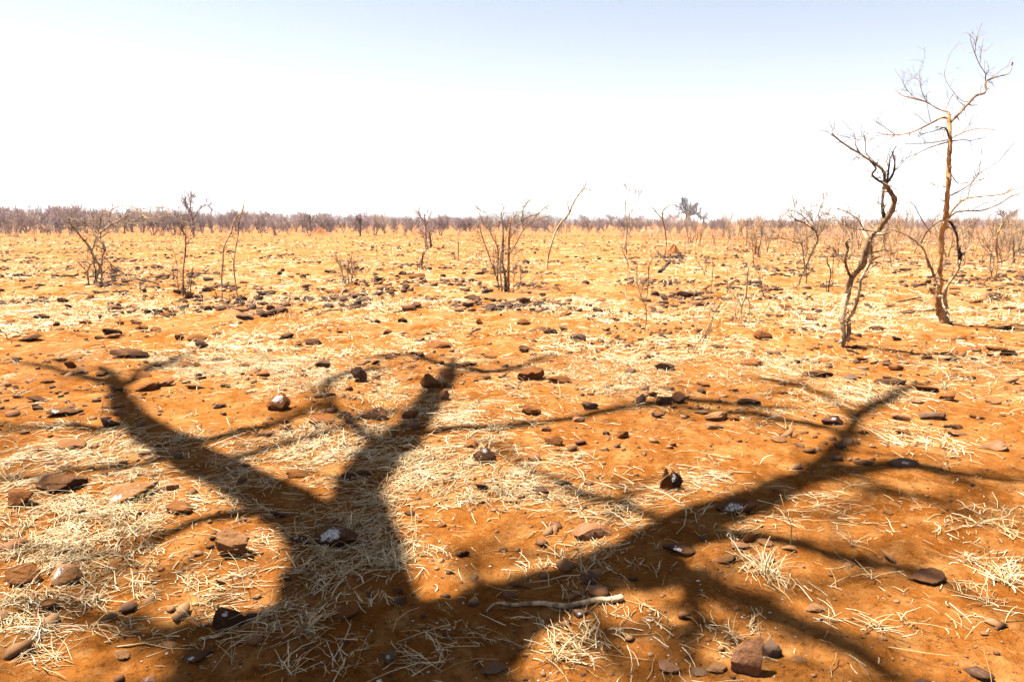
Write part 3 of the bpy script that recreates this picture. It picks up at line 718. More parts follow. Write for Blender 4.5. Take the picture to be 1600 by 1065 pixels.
def traced_tree(base, limbs, label, name='bare_tree', cat='tree', mat='bark_pale', twigs=30, twl=.35, seed=1, short=None, group=None, depth_amp=.45, tmat='twig', lkinds=('rock', 'sapling', 'shrub', 'tuft'), minr=.0036, sub=2, tdir=.4):
    g = np.random.default_rng(seed)
    gp = ground_pt(*base); Yb = gp[1]; z0 = hz(gp[0], Yb)
    o = empty(name, (gp[0], Yb, z0), label, cat, group)
    placed = []; ends = []
    org = np.array([gp[0], Yb, z0])
    for li, (pname, lm, s, ox, oy, sc) in enumerate(limbs):
        P, Wd = parse_limb(s, ox, oy, sc)
        P, Wd = smooth_path(P, Wd, 4)
        off0 = 0.0; attached = False
        if placed:
            allp = np.vstack([q[0] for q in placed]); allo = np.concatenate([q[1] for q in placed])
            dd = np.hypot(allp[:, 0] - P[0, 0], allp[:, 1] - P[0, 1]); k = int(dd.argmin())
            if dd[k] < 8: off0 = allo[k]; attached = True
        cum = np.concatenate([[0], np.cumsum(np.hypot(*np.diff(P, axis=0).T))]) * slant(*base, Yb) / F
        isb = abs(P[0, 1] - base[1]) < max(9, .06 * base[1]) and not attached
        rate = g.choice([-1, 1]) * g.uniform(.3, 1) * depth_amp * (.25 if isb else 1)
        if isb: off0 = g.normal(0, .03)
        offs = off0 + rate * cum + .04 * np.sin(cum * 5 + g.uniform(0, 6)) * (cum > .1)
        P3 = np.array([at(px, py, Yb + of) for (px, py), of in zip(P, offs)])
        R = np.maximum(Wd * .5 * slant(*base, Yb) / F, minr)
        R = R * (1 + .10 * np.sin(np.arange(len(R)) * 2.1 + g.uniform(0, 6)) + g.normal(0, .04, len(R)))
        if isb:
            P3 = np.vstack([P3[0] + np.array([0, 0, -.09]), P3]); R = np.concatenate([[R[0] * 1.25], R]); 
        else:
            P3c = P3
        big = R.max()
        mb = MB(); mb.tube(P3 - org, R, 10 if big > .03 else 7 if big > .01 else 5,   .11 if big > .01 else .05, g=g)
        mb.build(pname, M[lm or mat], o)
        if isb: P3u, Ru = P3[1:], R[1:]
        else: P3u, Ru = P3, R
        placed.append((P, offs)); ends.append((P3u, Ru))
    # knots and broken stubs on the thicker wood
    kb = MB()
    for P3, R in ends:
        for _ in range(int(len(P3) * .35) if R.mean() > .008 else 0):
            i = int(g.integers(1, len(P3) - 1)); t = P3[i + 1] - P3[i]; t /= np.linalg.norm(t) + 1e-9
            d = np.cross(t, g.normal(size=3)); d /= np.linalg.norm(d) + 1e-9; d = d + t * g.uniform(0, .8); d /= np.linalg.norm(d)
            Lk = R[i] * g.uniform(1.4, 4.5) * (2 if g.uniform() < .2 else 1); rk = R[i] * g.uniform(.22, .5)
            kb.tube(np.array([P3[i], P3[i] + d * Lk * .55, P3[i] + d * Lk + g.normal(0, Lk * .12, 3)]) - org, [rk * 1.5, rk, rk * .6], 5, .1, g=g)
    if kb.n: tag(kb.build('stubs', M[mat], o), kind='stuff')
    twigs = int(twigs * 1.7)
    if twigs:
        mb = MB(); wts = np.array([1.0 if r.mean() < .03 else .35 for _, r in ends]); wts /= wts.sum()
        for k in range(twigs):
            q = int(g.choice(len(ends), p=wts)); P3, R = ends[q]
            i = int(g.integers(int(len(P3) * .25), len(P3) - 1)); t = P3[i + 1] - P3[i] if i + 1 < len(P3) else P3[i] - P3[i - 1]
            if P3[i][2] < .12 * np.max([e[0][:, 2].max() for e in ends]) and g.uniform() < .7: continue
            t /= np.linalg.norm(t) + 1e-9; d = t * .7 + g.normal(0, .6, 3); d[2] += tdir
            L = twl * g.uniform(.35, 1.3); Pp = twig_path(g, P3[i], d, L)
            r0 = min(R[i] * .55, .006 if minr < .005 else minr * 1.3); r0 = max(r0, minr * .8)
            mb.tube(Pp - org, np.linspace(r0, minr * .55, len(Pp)), 3, g=g)
            for _ in range(sub):
                j = int(g.integers(1, len(Pp) - 1)); P2 = twig_path(g, Pp[j], (Pp[j + 1] - Pp[j]) + g.normal(0, L * .18, 3), L * g.uniform(.3, .6), n=3)
                mb.tube(P2 - org, np.linspace(r0 * .7, minr * .5, len(P2)), 3, g=g)
        if mb.n: tag(mb.build('twigs', M[tmat], o), kind='stuff')
    if short: LANDM.append((base[0], base[1], short, lkinds))
    return o, ends, org

b, t_ = 'branch', 'trunk'
Z8 = (1280, 200, 2.958)
traced_tree((1318, 545), [
 (t_, 'bark_pale', "108,1005,24 112,950,24 105,900,26 113,830,28 130,765,26", *Z8),
 (t_, 'bark_brown', "130,765,26 150,690,26 195,640,28 215,570,28 235,510,26 270,475,23 300,430,27 330,390,24 350,335,19 325,290,17 303,255,14", *Z8),
 (t_, 'bark_pale', "128,985,22 138,930,20 135,880,20 155,850,20 175,790,16 187,740,13 192,700,12 215,660,13 237,610,13 241,565,12 235,520,10", *Z8),
 (b, 'bark_dark', "303,430,17 292,360,13 296,300,12 302,255,11", *Z8),
 (b, 'bark_brown', "303,258,14 300,210,12 280,180,11 235,150,10 190,120,8 140,90,7 90,55,6 58,25,5", *Z8),
 (b, 'bark_dark', "237,152,9 262,185,8 245,215,8 270,240,9 303,258,10", *Z8),
 (b, 'bark_dark', "308,258,11 340,215,9 350,160,7 340,115,5 356,85,3", *Z8),
 (b, 'bark_dark', "315,245,9 322,185,8 328,140,5 345,110,3", *Z8),
 (b, 'bark_pale', "235,140,5 215,110,4 213,60,3 205,30,2", *Z8),
 (b, 'bark_pale', "190,118,5 170,80,4 165,40,3 150,20,2", *Z8),
 (b, 'bark_pale', "275,478,8 200,470,6 140,460,5 100,440,3", *Z8),
 (b, 'bark_pale', "205,468,6 185,430,5 150,400,4 80,370,3", *Z8),
 (b, 'bark_brown', "150,695,12 128,650,11 120,600,11 132,560,12 124,530,12 140,510,8", *Z8),
 (b, 'bark_pale', "122,625,7 100,600,7 75,570,5 60,540,3", *Z8),
 (b, 'bark_pale', "235,615,7 265,600,6 300,580,4", *Z8),
], 'crooked bare tree with dark twisted upper limbs, standing before the tall forked tree', twigs=75, twl=.26, seed=3, tdir=.2, short='the crooked dark-limbed tree')

ZA = (1250, 30, 3.549); Z4 = (1200, 280, 3.945); Z5 = (1400, 400, 8.193)
big, ends_b, org_b = traced_tree((1473, 510), [
 (t_, 'bark_tan', "640,900,70 600,800,95 560,700,90 540,600,80 545,500,70 560,400,62 585,300,66", *Z5),
 (t_, 'bark_tan', "1062,600,26 1060,540,28 1064,470,28 1070,400,30 1068,340,32 1092,260,30 1100,180,27 1106,90,25 1112,0,24", *Z4),
 (t_, 'bark_tan', "822,900,26 826,840,24 825,780,22 831,700,20 830,620,18 827,560,17 826,510,9", *ZA),
 (t_, 'bark_pale', "660,915,66 650,820,72 640,740,72 600,640,66 560,540,62 545,450,44 530,370,40 490,300,40", *Z5),
 (b, 'bark_pale', "490,300,40 470,200,34 430,110,30 390,20,26", *Z5),
 (b, 'bark_pale', "990,545,14 968,450,12 930,400,13 880,360,10 800,320,9 730,308,7 680,345,5", *Z4),
 (b, 'bark_tan', "500,420,44 440,390,30 450,450,40 500,500,46 545,520,46", *Z5),
 (b, 'bark_brown', "490,260,24 530,200,16 560,150,12 600,110,9", *Z5),
 (b, 'bark_pale', "640,640,50 625,520,40 640,420,44 660,370,30 720,290,30 790,180,30 815,100,28", *Z5),
 (b, 'bark_dark', "1178,520,18 1182,480,24 1176,430,20 1168,400,10 1165,350,12 1142,290,14 1108,245,15", *Z4),
 (b, 'bark_brown', "1106,245,12 1050,262,8 1000,300,9 965,345,10 945,395,9", *Z4),
 (b, 'bark_brown', "1110,240,14 1150,208,10 1190,198,9 1250,195,8 1330,190,8 1430,150,7 1500,105,6 1578,82,4", *Z4),
 (b, 'bark_tan', "1112,232,13 1140,190,12 1180,145,11 1230,118,10 1330,105,8 1430,95,8 1510,65,6 1600,45,4", *Z4),
 (b, 'twig', "1230,118,6 1240,70,5 1262,0,4 1275,-60,3", *Z4),
 (b, 'twig', "1180,145,6 1192,90,5 1240,50,5 1320,0,4 1380,-50,3", *Z4),
 (b, 'twig', "1250,195,6 1330,150,5 1400,130,5 1470,80,4 1530,30,3", *Z4),
 (b, 'bark_brown', "832,572,15 880,525,14 930,470,14 975,425,12 1028,405,10 1030,350,9 1065,330,7 1110,315,5 1160,300,4 1180,255,3", *ZA),
 (b, 'bark_dark', "1030,352,7 1030,310,5 1050,283,3", *ZA),
 (b, 'twig', "1030,305,5 995,250,4 970,190,4 950,130,3 942,85,2", *ZA),
 (b, 'twig', "970,190,4 975,140,3 980,95,2", *ZA), (b, 'twig', "998,245,4 1005,180,3 1018,100,2", *ZA),
 (b, 'bark_tan', "827,552,13 790,545,12 740,570,9 690,595,8 610,630,7 530,642,6 480,640,5 420,628,3", *ZA),
 (b, 'twig', "530,642,5 470,600,4 405,555,3", *ZA), (b, 'twig', "530,642,4 460,685,3 395,730,3", *ZA),
 (b, 'bark_tan', "826,515,8 770,500,6 710,465,6 645,440,6 570,425,4 520,385,2", *ZA),
 (b, 'twig', "705,462,4 675,400,4 665,330,3 665,250,2", *ZA), (b, 'twig', "645,440,4 600,400,3 565,340,2", *ZA),
 (b, 'twig', "725,572,4 710,500,3 700,410,2", *ZA), (b, 'twig', "680,600,4 655,650,3 690,632,2", *ZA),
 (b, 'bark_dark', "825,650,9 815,615,8 793,600,7 760,615,5 665,640,3", *ZA),
 (b, 'bark_brown', "824,680,8 770,695,7 700,720,5 650,745,4 580,772,3", *ZA),
 (b, 'bark_brown', "824,668,7 750,682,6 660,690,4 580,692,3", *ZA), (b, 'twig', "650,745,3 600,790,3 540,835,2", *ZA),
 (b, 'bark_tan', "834,662,7 880,640,6 930,620,5 1000,605,4 1085,615,3", *ZA),
 (b, 'bark_brown', "836,676,7 900,670,5 960,672,4 1030,650,3", *ZA), (b, 'twig', "930,620,4 940,580,3 948,545,2", *ZA),
 (b, 'twig', "806,500,4 830,450,4 856,405,3", *ZA), (b, 'twig', "880,440,4 820,360,3 802,300,3 822,215,2", *ZA),
 (b, 'twig', "910,480,5 890,462,4 870,440,4 880,420,2", *ZA), (b, 'twig', "950,455,5 905,455,4 870,430,3", *ZA),
 (b, 'twig', "835,978,9 890,950,7 950,910,6 990,860,5 1050,820,4 1100,790,4 1150,730,4 1200,670,3", *ZA),
 (b, 'bark_dark', "838,860,5 875,908,5 940,905,4 1020,885,3", *ZA), (b, 'twig', "990,860,4 1000,800,3 1012,670,2", *ZA),
 (b, 'twig', "810,930,4 770,932,3 720,905,2", *ZA),
 (b, 'twig', "820,150,4 890,150,5 930,215,6 975,290,6 1000,330,5", *Z4), (b, 'twig', "890,150,4 865,110,3 855,85,2", *Z4),
], 'tall forked bare tree with straight orange-tan trunk and wide thin crown, at right', twigs=110, twl=.30, seed=11, tdir=.1, short='the tall forked tree')
# the one dead leaf at the end of the upper right branch
def dead_leaf():
    P3, R = max(ends_b, key=lambda e: e[0][-1][0] * (e[0][-1][2] > 3.6)); p = P3[-1] - org_b
    u = np.linspace(-1, 1, 7); V = []
    for a in u:
        w = .016 * (1 - a * a) ** .7 + .0005
        for c in (-1, 0, 1): V.append([c * w, .010 * abs(c) + .012 * a * a, a * .030])
    V = np.array(V) + p + np.array([0, 0, .022])
    Q = [(i * 3 + c, i * 3 + c + 1, i * 3 + c + 4, i * 3 + c + 3) for i in range(6) for c in (0, 1)]
    o = link('leaf', mesh_from('leaf', V, Q), M['leaf'], big); o['label'] = 'single curled red-brown dead leaf on the topmost right twig'
dead_leaf()

ZL = (100, 310, 7.606)
traced_tree((150, 446), [
 (t_, None, "300,1040,22 285,950,20 282,870,20 310,790,22 355,762,26 380,740,24", *ZL),
 (t_, None, "375,1040,26 388,950,24 410,870,24 425,800,24 400,762,26 372,748,30", *ZL),
 (b, 'bark_dark', "358,1020,14 375,920,14 370,830,16 352,785,14", *ZL),
 (t_, None, "450,1030,22 447,930,20 448,850,20 432,800,20 450,750,20 460,680,22 485,610,24 465,540,30 425,490,34", *ZL),
 (b, 'bark_brown', "425,490,34 385,440,26 340,370,14 290,330,16 240,290,14 265,265,12 340,258,10 430,255,10 490,262,8", *ZL),
 (b, None, "370,745,40 345,670,34 328,615,30 355,560,18 375,480,16 388,440,14", *ZL),
 (b, 'bark_brown', "326,615,26 270,540,22 190,440,20 120,360,22 76,315,22 62,272,12 72,235,7", *ZL),
 (b, None, "120,352,8 150,345,8 152,320,6", *ZL),
 (b, None, "425,488,30 430,410,24 480,370,20 560,312,20 640,272,16 730,210,12 830,170,10 930,130,9 1050,105,7 1200,115,6 1330,150,5 1420,210,3", *ZL),
 (b, None, "435,465,16 520,410,12 600,380,11 700,332,9 820,262,9 930,205,8 1040,140,6 1110,108,5 1217,104,4", *ZL),
 (b, None, "560,312,12 620,325,10 680,332,9 760,300,8 860,298,8 985,288,5", *ZL),
 (b, None, "545,365,10 545,290,11 543,200,12 570,135,13 640,100,10 740,90,10 830,105,10 890,160,9 960,222,8 1025,270,6", *ZL),
 (b, None, "960,222,7 1020,238,7 1100,230,8 1217,205,7 1330,215,4", *ZL),
 (b, 'bark_brown', "400,440,12 412,380,11 430,330,12 432,250,13 428,212,11", *ZL),
 (b, 'bark_dark', "480,690,10 550,770,11 640,850,8 690,880,7 780,910,4", *ZL),
 (b, 'bark_dark', "555,778,9 572,830,8 630,890,6", *ZL), (b, 'bark_dark', "280,880,8 240,830,8 198,790,5", *ZL),
 (b, 'bark_brown', "385,620,10 400,560,9 440,600,10 450,640,8", *ZL),
], 'low arching bare shrub tree on three pale stems, alone at left', name='bare_tree', twigs=110, twl=.5, seed=5, short='the arching shrub tree at left', mat='bark_pale', minr=.006)

Z2 = (260, 290, 5.606)
traced_tree((287, 463), [
 (t_, None, "147,970,14 145,850,13 150,720,13 165,600,13 170,500,12 170,440,11", *Z2),
 (b, 'bark_brown', "170,440,12 145,405,14 132,350,8 128,325,5", *Z2), (b, 'bark_brown', "143,400,10 155,360,8 188,330,5", *Z2),
 (b, None, "172,520,6 195,490,5 212,460,3", *Z2), (b, None, "108,930,9 96,800,8 90,690,7 72,600,5 45,540,3", *Z2),
 (b, None, "205,975,9 215,860,9 225,750,8 245,720,4", *Z2), (b, None, "182,965,7 195,880,6 205,840,4", *Z2), (b, None, "68,850,5 60,770,4 52,700,3", *Z2),
 (b, None, "160,955,7 155,900,6 150,850,5", *Z2), (b, None, "145,800,5 120,770,4 110,740,3", *Z2)],
 'cluster of thin upright bare sticks with knobbly head, left of the two poles', name='bare_sapling', cat='sapling', twigs=30, twl=.3, seed=8, short='the knobbly stick cluster', mat='bark_brown', minr=.006)
traced_tree((358, 470), [
 (t_, 'bark_pale', "490,1000,12 486,880,12 484,780,14 495,680,14 500,560,12 530,480,10 570,400,14 588,320,13 620,270,11 660,235,10 680,150,9 681,100,4", *Z2),
 (t_, 'bark_pale', "613,1010,13 620,960,12 605,850,12 590,700,12 605,560,11 628,440,12 632,340,11 655,245,10", *Z2),
 (b, None, "570,415,6 590,460,5 612,490,3", *Z2), (b, None, "502,580,5 525,545,4 547,518,3", *Z2), (b, None, "550,1005,5 556,940,4 558,890,3", *Z2),
 (b, None, "470,990,5 440,960,4 425,930,3", *Z2), (b, None, "484,790,5 455,780,4 432,765,3", *Z2)],
 'two tall thin poles leaning together at the top, with dark lower bark', name='bare_sapling', cat='sapling', twigs=14, twl=.2, seed=9, short='the two leaning poles', mat='bark_brown', minr=.006)
ZS = (520, 340, 7.606)
traced_tree((545, 446), [
 (b, None, "190,805,11 182,700,10 180,620,9 215,490,8 235,400,4", *ZS), (b, None, "152,795,10 120,690,9 100,620,9 90,540,8 100,510,5", *ZS),
 (b, None, "100,620,6 70,550,5 45,490,3", *ZS), (b, None, "225,800,10 235,690,10 270,675,8 302,640,6", *ZS), (b, None, "235,690,8 205,650,8 190,620,6", *ZS),
 (b, None, "205,800,6 245,620,5 255,460,3", *ZS), (b, None, "165,795,6 150,700,5 120,760,3", *ZS), (b, None, "285,660,4 290,600,3 285,550,3", *ZS)],
 'small dry bush with upright dark-footed stems on open ground', name='dry_bush', cat='bush', twigs=50, twl=.35, seed=10, short='the small dark-footed bush', mat='bark_brown', minr=.007)
traced_tree((666, 386), [
 (t_, None, "1052,420,13 1046,330,11 1042,260,9 1035,210,7", 400, 280, 3.945), (b, None, "1046,300,6 1065,240,5 1085,190,3", 400, 280, 3.945),
 (b, None, "1044,270,6 1015,230,5 995,205,3", 400, 280, 3.945), (t_, 'bark_dark', "1078,415,14 1074,360,9 1070,330,6", 400, 280, 3.945), (b, None, "1048,380,5 1028,350,4 1020,320,3", 400, 280, 3.945)],
 'pale thin sapling with dark bush at its foot before the far trees', name='bare_sapling', cat='sapling', twigs=46, twl=.9, seed=12, short='the pale far sapling', mat='mauve_pale', minr=.014, tmat='mauve_pale')
traced_tree((659, 423), [(t_, None, "1020,563,12 1022,520,12 1026,480,11 1035,445,7", 400, 280, 3.945), (b, None, "1026,490,5 1050,488,4 1062,492,3", 400, 280, 3.945), (b, None, "1030,470,5 1045,440,4 1050,425,3", 400, 280, 3.945)],
 'short dark broken stump below the pale far sapling', name='tree_stump', cat='stump', twigs=12, twl=.3, seed=13, short='the short dark stump', mat='bark_brown', minr=.008)
ZC = (660, 280, 5.333)
traced_tree((792, 457), [
 (t_, 'bark_tan', "720,942,22 715,800,22 720,600,22 725,430,18 737,330,13", *ZC),
 (t_, 'bark_dark', "695,935,26 690,820,22 668,700,18 670,600,17 672,480,14 670,380,12 656,290,6 682,235,3", *ZC),
 (b, 'bark_pale', "662,935,14 652,800,13 650,700,12 655,600,12", *ZC), (b, None, "640,925,14 625,820,13 630,700,12 628,580,12 590,490,10 545,400,10 525,350,8 540,320,6 530,280,5 480,260,4 430,210,3", *ZC),
 (b, None, "610,800,9 570,680,9 540,590,9 500,480,8 480,390,5", *ZC), (b, None, "735,615,10 790,520,9 830,440,9 880,380,9 940,342,8 1010,320,6 1078,298,4", *ZC),
 (b, None, "732,490,9 780,410,8 830,350,8 880,315,7 960,290,7 1030,230,7 1100,200,5 1165,183,3", *ZC), (b, None, "785,405,7 776,350,6 768,310,5 800,300,4", *ZC),
 (b, None, "822,350,6 840,260,6 860,215,5 880,180,3", *ZC), (b, None, "660,680,7 625,660,6 590,640,4", *ZC), (b, None, "750,935,6 820,900,5 880,875,4 920,860,3", *ZC),
 (b, None, "755,930,6 765,820,5 760,750,4", *ZC), (b, None, "625,860,7 610,790,6 600,745,5", *ZC), (b, None, "800,920,5 818,850,4 812,770,3", *ZC), (b, 'bark_pale', "545,405,6 510,360,5 490,330,3", *ZC)],
 'many-stemmed bare bush rising from a low earth mound in the centre', name='bare_bush', cat='bush', twigs=110, twl=.5, seed=14, short='the central many-stemmed bush', mat='bark_brown', minr=.0065)
traced_tree((854, 420), [
 (t_, None, "1035,745,17 1048,650,14 1075,540,14 1110,440,17 1150,370,17 1195,320,18 1225,280,17 1245,225,14 1300,130,12 1345,80,9 1375,5,4", *ZC),
 (b, None, "1225,280,9 1215,235,8 1205,190,4", *ZC), (b, 'twig', "1345,82,4 1370,80,4 1400,86,3", *ZC), (b, 'twig', "1310,120,4 1340,60,4 1350,30,3", *ZC)],
 'single bare pole leaning to the right, forked near its top', name='bare_sapling', cat='sapling', twigs=16, twl=.3, seed=15, short='the leaning forked pole', mat='bark_pale', minr=.007)
Z6 = (940, 280, 6.154)
traced_tree((979, 396), [
 (t_, None, "240,712,14 235,640,14 237,560,14 248,460,14 263,395,12 264,352,9 300,290,7 325,245,7 342,212,5", *Z6),
 (t_, None, "215,690,12 225,600,10 235,480,10 232,340,8 231,230,8 245,198,6", *Z6), (b, 'twig', "264,352,6 265,250,5 262,170,6 270,120,6 270,70,4 266,25,2", *Z6),
 (b, 'twig', "192,185,5 190,120,4 196,30,2", *Z6), (b, 'twig', "270,105,4 295,85,3 322,62,2", *Z6), (b, 'twig', "272,110,4 240,90,3 218,45,2", *Z6), (b, 'twig', "335,220,5 328,160,4 322,110,3", *Z6),
 (b, 'twig', "340,200,5 365,150,4 390,105,3", *Z6), (b, None, "275,500,7 290,440,6 300,400,4", *Z6), (b, 'twig', "232,360,4 195,320,4 130,285,3", *Z6), (b, 'twig', "280,380,4 330,310,3 380,280,2", *Z6)],
 'tall slender double-stemmed sapling with fine pale top, right of centre', name='bare_sapling', cat='sapling', twigs=60, twl=.5, seed=16, short='the slender double sapling', mat='bark_pale', minr=.0085)
traced_tree((1040, 392), [
 (t_, None, "614,692,10 622,600,12 605,460,14 586,380,15 584,325,14 600,290,12 650,255,9 690,208,4", *Z6), (b, None, "578,375,14 530,320,10 503,290,10 493,272,13", *Z6)],
 'pale Y-shaped snag with a broken left arm, behind the brush heap', name='dead_snag', cat='snag', twigs=5, twl=.5, seed=17, short='the Y-shaped snag', mat='twig', minr=.012)
Z7 = (960, 380, 5.917)
traced_tree((1082, 556), [
 (t_, 'bark_brown', "720,1040,16 745,945,12 800,890,11 850,820,10 890,730,9 917,660,9 960,590,8 1020,490,7 1053,430,7 1070,345,3", *Z7),
 (t_, 'twig', "728,1035,12 760,965,11 810,920,9 870,810,8 920,690,7 980,620,6 1040,530,5 1090,470,5 1135,415,3", *Z7),
 (b, None, "915,640,7 882,560,8 890,440,8 905,330,8 912,200,10 907,130,9", *Z7), (b, None, "918,610,8 928,500,8 930,330,6", *Z7), (b, 'bark_brown', "680,1030,7 688,960,7 740,950,7", *Z7),
 (b, 'twig', "752,930,6 745,860,5 738,810,4", *Z7), (b, 'bark_brown', "1050,430,5 1045,400,4 1040,450,3", *Z7)],
 'forked thin sapling leaning right, growing from a straw clump at mid right', name='bare_sapling', cat='sapling', twigs=16, twl=.18, seed=18, short='the leaning forked sapling', mat='twig', minr=.0035)
traced_tree((1160, 505), [
 (t_, None, "1167,745,10 1172,620,12 1190,540,14 1217,495,16 1225,400,14 1230,300,12 1242,220,10 1290,150,8 1340,110,9 1350,80,5", *Z7),
 (b, None, "1240,745,8 1250,640,8 1250,560,8 1232,495,9", *Z7), (b, None, "1116,715,9 1122,620,8 1135,560,8 1160,510,6 1215,420,3", *Z7), (b, 'bark_dark', "1185,745,6 1215,700,6 1242,660,5", *Z7),
 (b, None, "1175,575,7 1150,540,6 1140,550,4", *Z7), (b, None, "1240,330,5 1265,320,4 1280,290,3", *Z7)],
 'pale thin sapling on splayed roots, curving up to the right', name='bare_sapling', cat='sapling', twigs=14, twl=.2, seed=19, short='the splay-rooted pale sapling', mat='twig', minr=.004)
traced_tree((979, 467), [(t_, None, "108,515,5 115,400,6 125,190,8 98,120,8 75,70,6 72,0,4", *Z7), (b, None, "72,0,4 80,-50,3", *Z7)],
 'thin wavy whip of a sapling beneath the slender double sapling', name='bare_sapling', cat='sapling', twigs=6, twl=.2, seed=20, short='the thin wavy whip', mat='twig', minr=.005)
traced_tree((1010, 468), [(t_, 'bark_brown', "295,520,8 305,460,8 310,400,8 316,300,9 320,200,9 345,160,8 348,120,6 338,102,4", *Z7), (b, None, "312,380,4 330,330,4 325,300,3", *Z7)],
 'short crook-topped stick standing right of the thin wavy whip', name='bare_sapling', cat='sapling', twigs=5, twl=.15, seed=21, short='the crook-topped stick', mat='bark_brown', minr=.005)
traced_tree((1007, 520), [(t_, None, "278,835,10 288,750,9 300,640,8 280,560,8 250,500,8 225,420,8 212,360,6 200,180,3", *Z7), (b, None, "300,620,5 330,600,4 372,640,3", *Z7), (b, None, "247,490,5 255,400,4 240,330,3", *Z7), (b, None, "280,560,4 340,590,3 380,600,3", *Z7)],
 'thin kinked sapling in the centre right foreground of the whips', name='bare_sapling', cat='sapling', twigs=26, twl=.22, seed=22, short='the thin kinked sapling', mat='twig', minr=.004)
Z9 = (1180, 300, 6.656)
traced_tree((1250, 446), [
 (t_, 'bark_brown', "445,985,18 470,900,17 508,820,16 540,750,18 570,670,17 605,590,18 645,520,17 650,470,16 630,410,20", *Z9),
 (t_, None, "535,915,12 535,850,12 520,790,12 500,700,11 495,620,11 482,545,14 455,510,9", *Z9),
 (b, None, "630,405,12 560,320,10 480,240,8 400,190,7 300,230,5 200,270,3", *Z9), (b, None, "400,190,5 415,150,4 432,110,3", *Z9), (b, 'bark_dark', "632,410,12 520,330,10 430,292,11 414,275,7", *Z9),
 (b, None, "640,405,9 700,350,7 765,330,4", *Z9), (b, 'twig', "640,395,8 665,300,7 700,240,6 762,213,4", *Z9), (b, 'twig', "650,385,7 655,280,6 670,180,6 710,90,4 697,-10,2", *Z9),
 (b, 'bark_brown', "478,535,10 400,520,9 340,492,8 250,482,6 180,492,5 120,468,3", *Z9), (b, 'bark_brown', "478,530,9 550,470,8 605,430,6", *Z9), (b, None, "620,400,8 600,300,6 560,240,4", *Z9),
 (b, None, "655,460,6 700,400,5 740,300,4 790,280,3", *Z9)],
 'small twisted tree with a wide flat spray of branches, left of the crooked tree', twigs=130, twl=.5, seed=23, short='the small flat-topped tree', mat='bark_pale', minr=.0062)
traced_tree((1294, 458), [(t_, None, "762,1050,14 768,950,13 785,870,13 780,800,13 752,740,12 748,700,11", *Z9), (b, 'twig', "800,1020,7 810,900,6 800,820,4", *Z9), (b, None, "740,1040,8 742,980,7 738,900,4", *Z9)],
 'dark bent stub of a sapling between the flat-topped tree and the crooked tree', name='bare_sapling', cat='sapling', twigs=10, twl=.2, seed=24, short='the dark bent stub', mat='bark_dark', minr=.006)
ZG = (1040, 360, 8.0)
traced_tree((1183, 399), [(t_, 'bark_brown', "1120,310,26 1125,200,20 1140,110,18 1165,80,16 1195,95,12", *ZG), (t_, 'bark_tan', "1160,305,24 1165,240,22 1180,170,16 1200,90,14 1215,50,12 1230,-5,6", *ZG),
 (b, 'bark_dark', "1205,70,12 1200,20,10 1205,0,6", *ZG), (b, None, "1135,130,8 1110,60,7 1100,-60,5", *ZG), (b, 'bark_dark', "1118,210,10 1090,180,7 1070,120,4", *ZG)],
 'knotted tan snag with two stems joined at the top, at mid right', name='dead_snag', cat='snag', twigs=26, twl=.6, seed=25, short='the knotted tan snag', mat='bark_tan', minr=.011)
ZR = (1480, 290, 6.267)
traced_tree((1554, 439), [(t_, 'bark_tan', "468,935,18 475,860,18 485,790,20 490,700,22 478,600,24 486,500,18 510,430,14 552,380,10 640,385,9 652,352,6", *ZR), (t_, 'bark_tan', "430,930,10 436,860,9 442,810,7", *ZR),
 (b, 'bark_dark', "508,435,12 530,400,10 548,385,7", *ZR), (b, None, "480,610,10 455,500,8 440,400,4", *ZR), (b, 'bark_dark', "495,750,10 560,735,9 610,720,5", *ZR)],
 'pale bleached snag with a hooked right arm, near the right edge', name='dead_snag', cat='snag', twigs=30, twl=.5, seed=26, short='the bleached hooked snag', mat='twig', minr=.007)
traced_tree((1584, 410), [(t_, 'bark_brown', "655,745,24 655,690,18 648,600,14 652,520,9 640,505,5", *ZR), (b, 'bark_brown', "662,665,12 700,640,9 755,618,6", *ZR), (b, 'bark_brown', "665,650,10 695,600,11 718,510,12 738,440,7", *ZR),
 (b, None, "590,700,9 618,560,8 626,400,9 640,320,6 680,240,3", *ZR), (b, None, "648,520,6 600,540,4 560,600,3", *ZR)],
 'brown branching snag at the right edge, beside the bleached hooked snag', name='dead_snag', cat='snag', twigs=40, twl=.6, seed=27, short='the brown right-edge snag', mat='twig', minr=.008)
traced_tree((713, 407), [(t_, None, "300,675,9 300,600,8 298,520,6 292,480,4", *ZC), (b, 'bark_dark', "270,670,7 265,640,6 262,610,4", *ZC)],
 'short thin stub between the dark stump and the central bush', name='bare_sapling', cat='sapling', twigs=10, twl=.4, seed=28, short='the short thin stub', mat='bark_brown', minr=.009)
traced_tree((432, 500), [(t_, None, "115,870,5 140,810,5 185,745,3", 400, 280, 3.945), (b, None, "190,860,4 215,820,4 232,740,3", 400, 280, 3.945)],
 'two thin bent stalks rising from a straw patch left of centre', name='bare_sapling', cat='sapling', twigs=4, twl=.15, seed=29, short='the two bent stalks', mat='twig', minr=.004)
ZF = (400, 280, 3.945)
traced_tree((303, 372), [
 (t_, None, "238,455,14 236,400,13 235,330,14 225,275,12 208,215,11 180,180,8 168,130,6 165,80,4 155,45,3", 260, 290, 5.606), (b, None, "208,215,8 215,150,7 225,115,5 242,90,3", 260, 290, 5.606),
 (b, None, "236,290,9 262,245,7 300,200,6 348,172,5 375,185,3 405,212,2", 260, 290, 5.606), (b, None, "225,270,8 195,230,8 168,170,6 160,120,3", 260, 290, 5.606)],
 'dark V-forked bare tree rising above the far scrub at left', twigs=60, twl=1.6, seed=30, short='the V-forked far tree', mat='mauve', minr=.026, tmat='mauve')
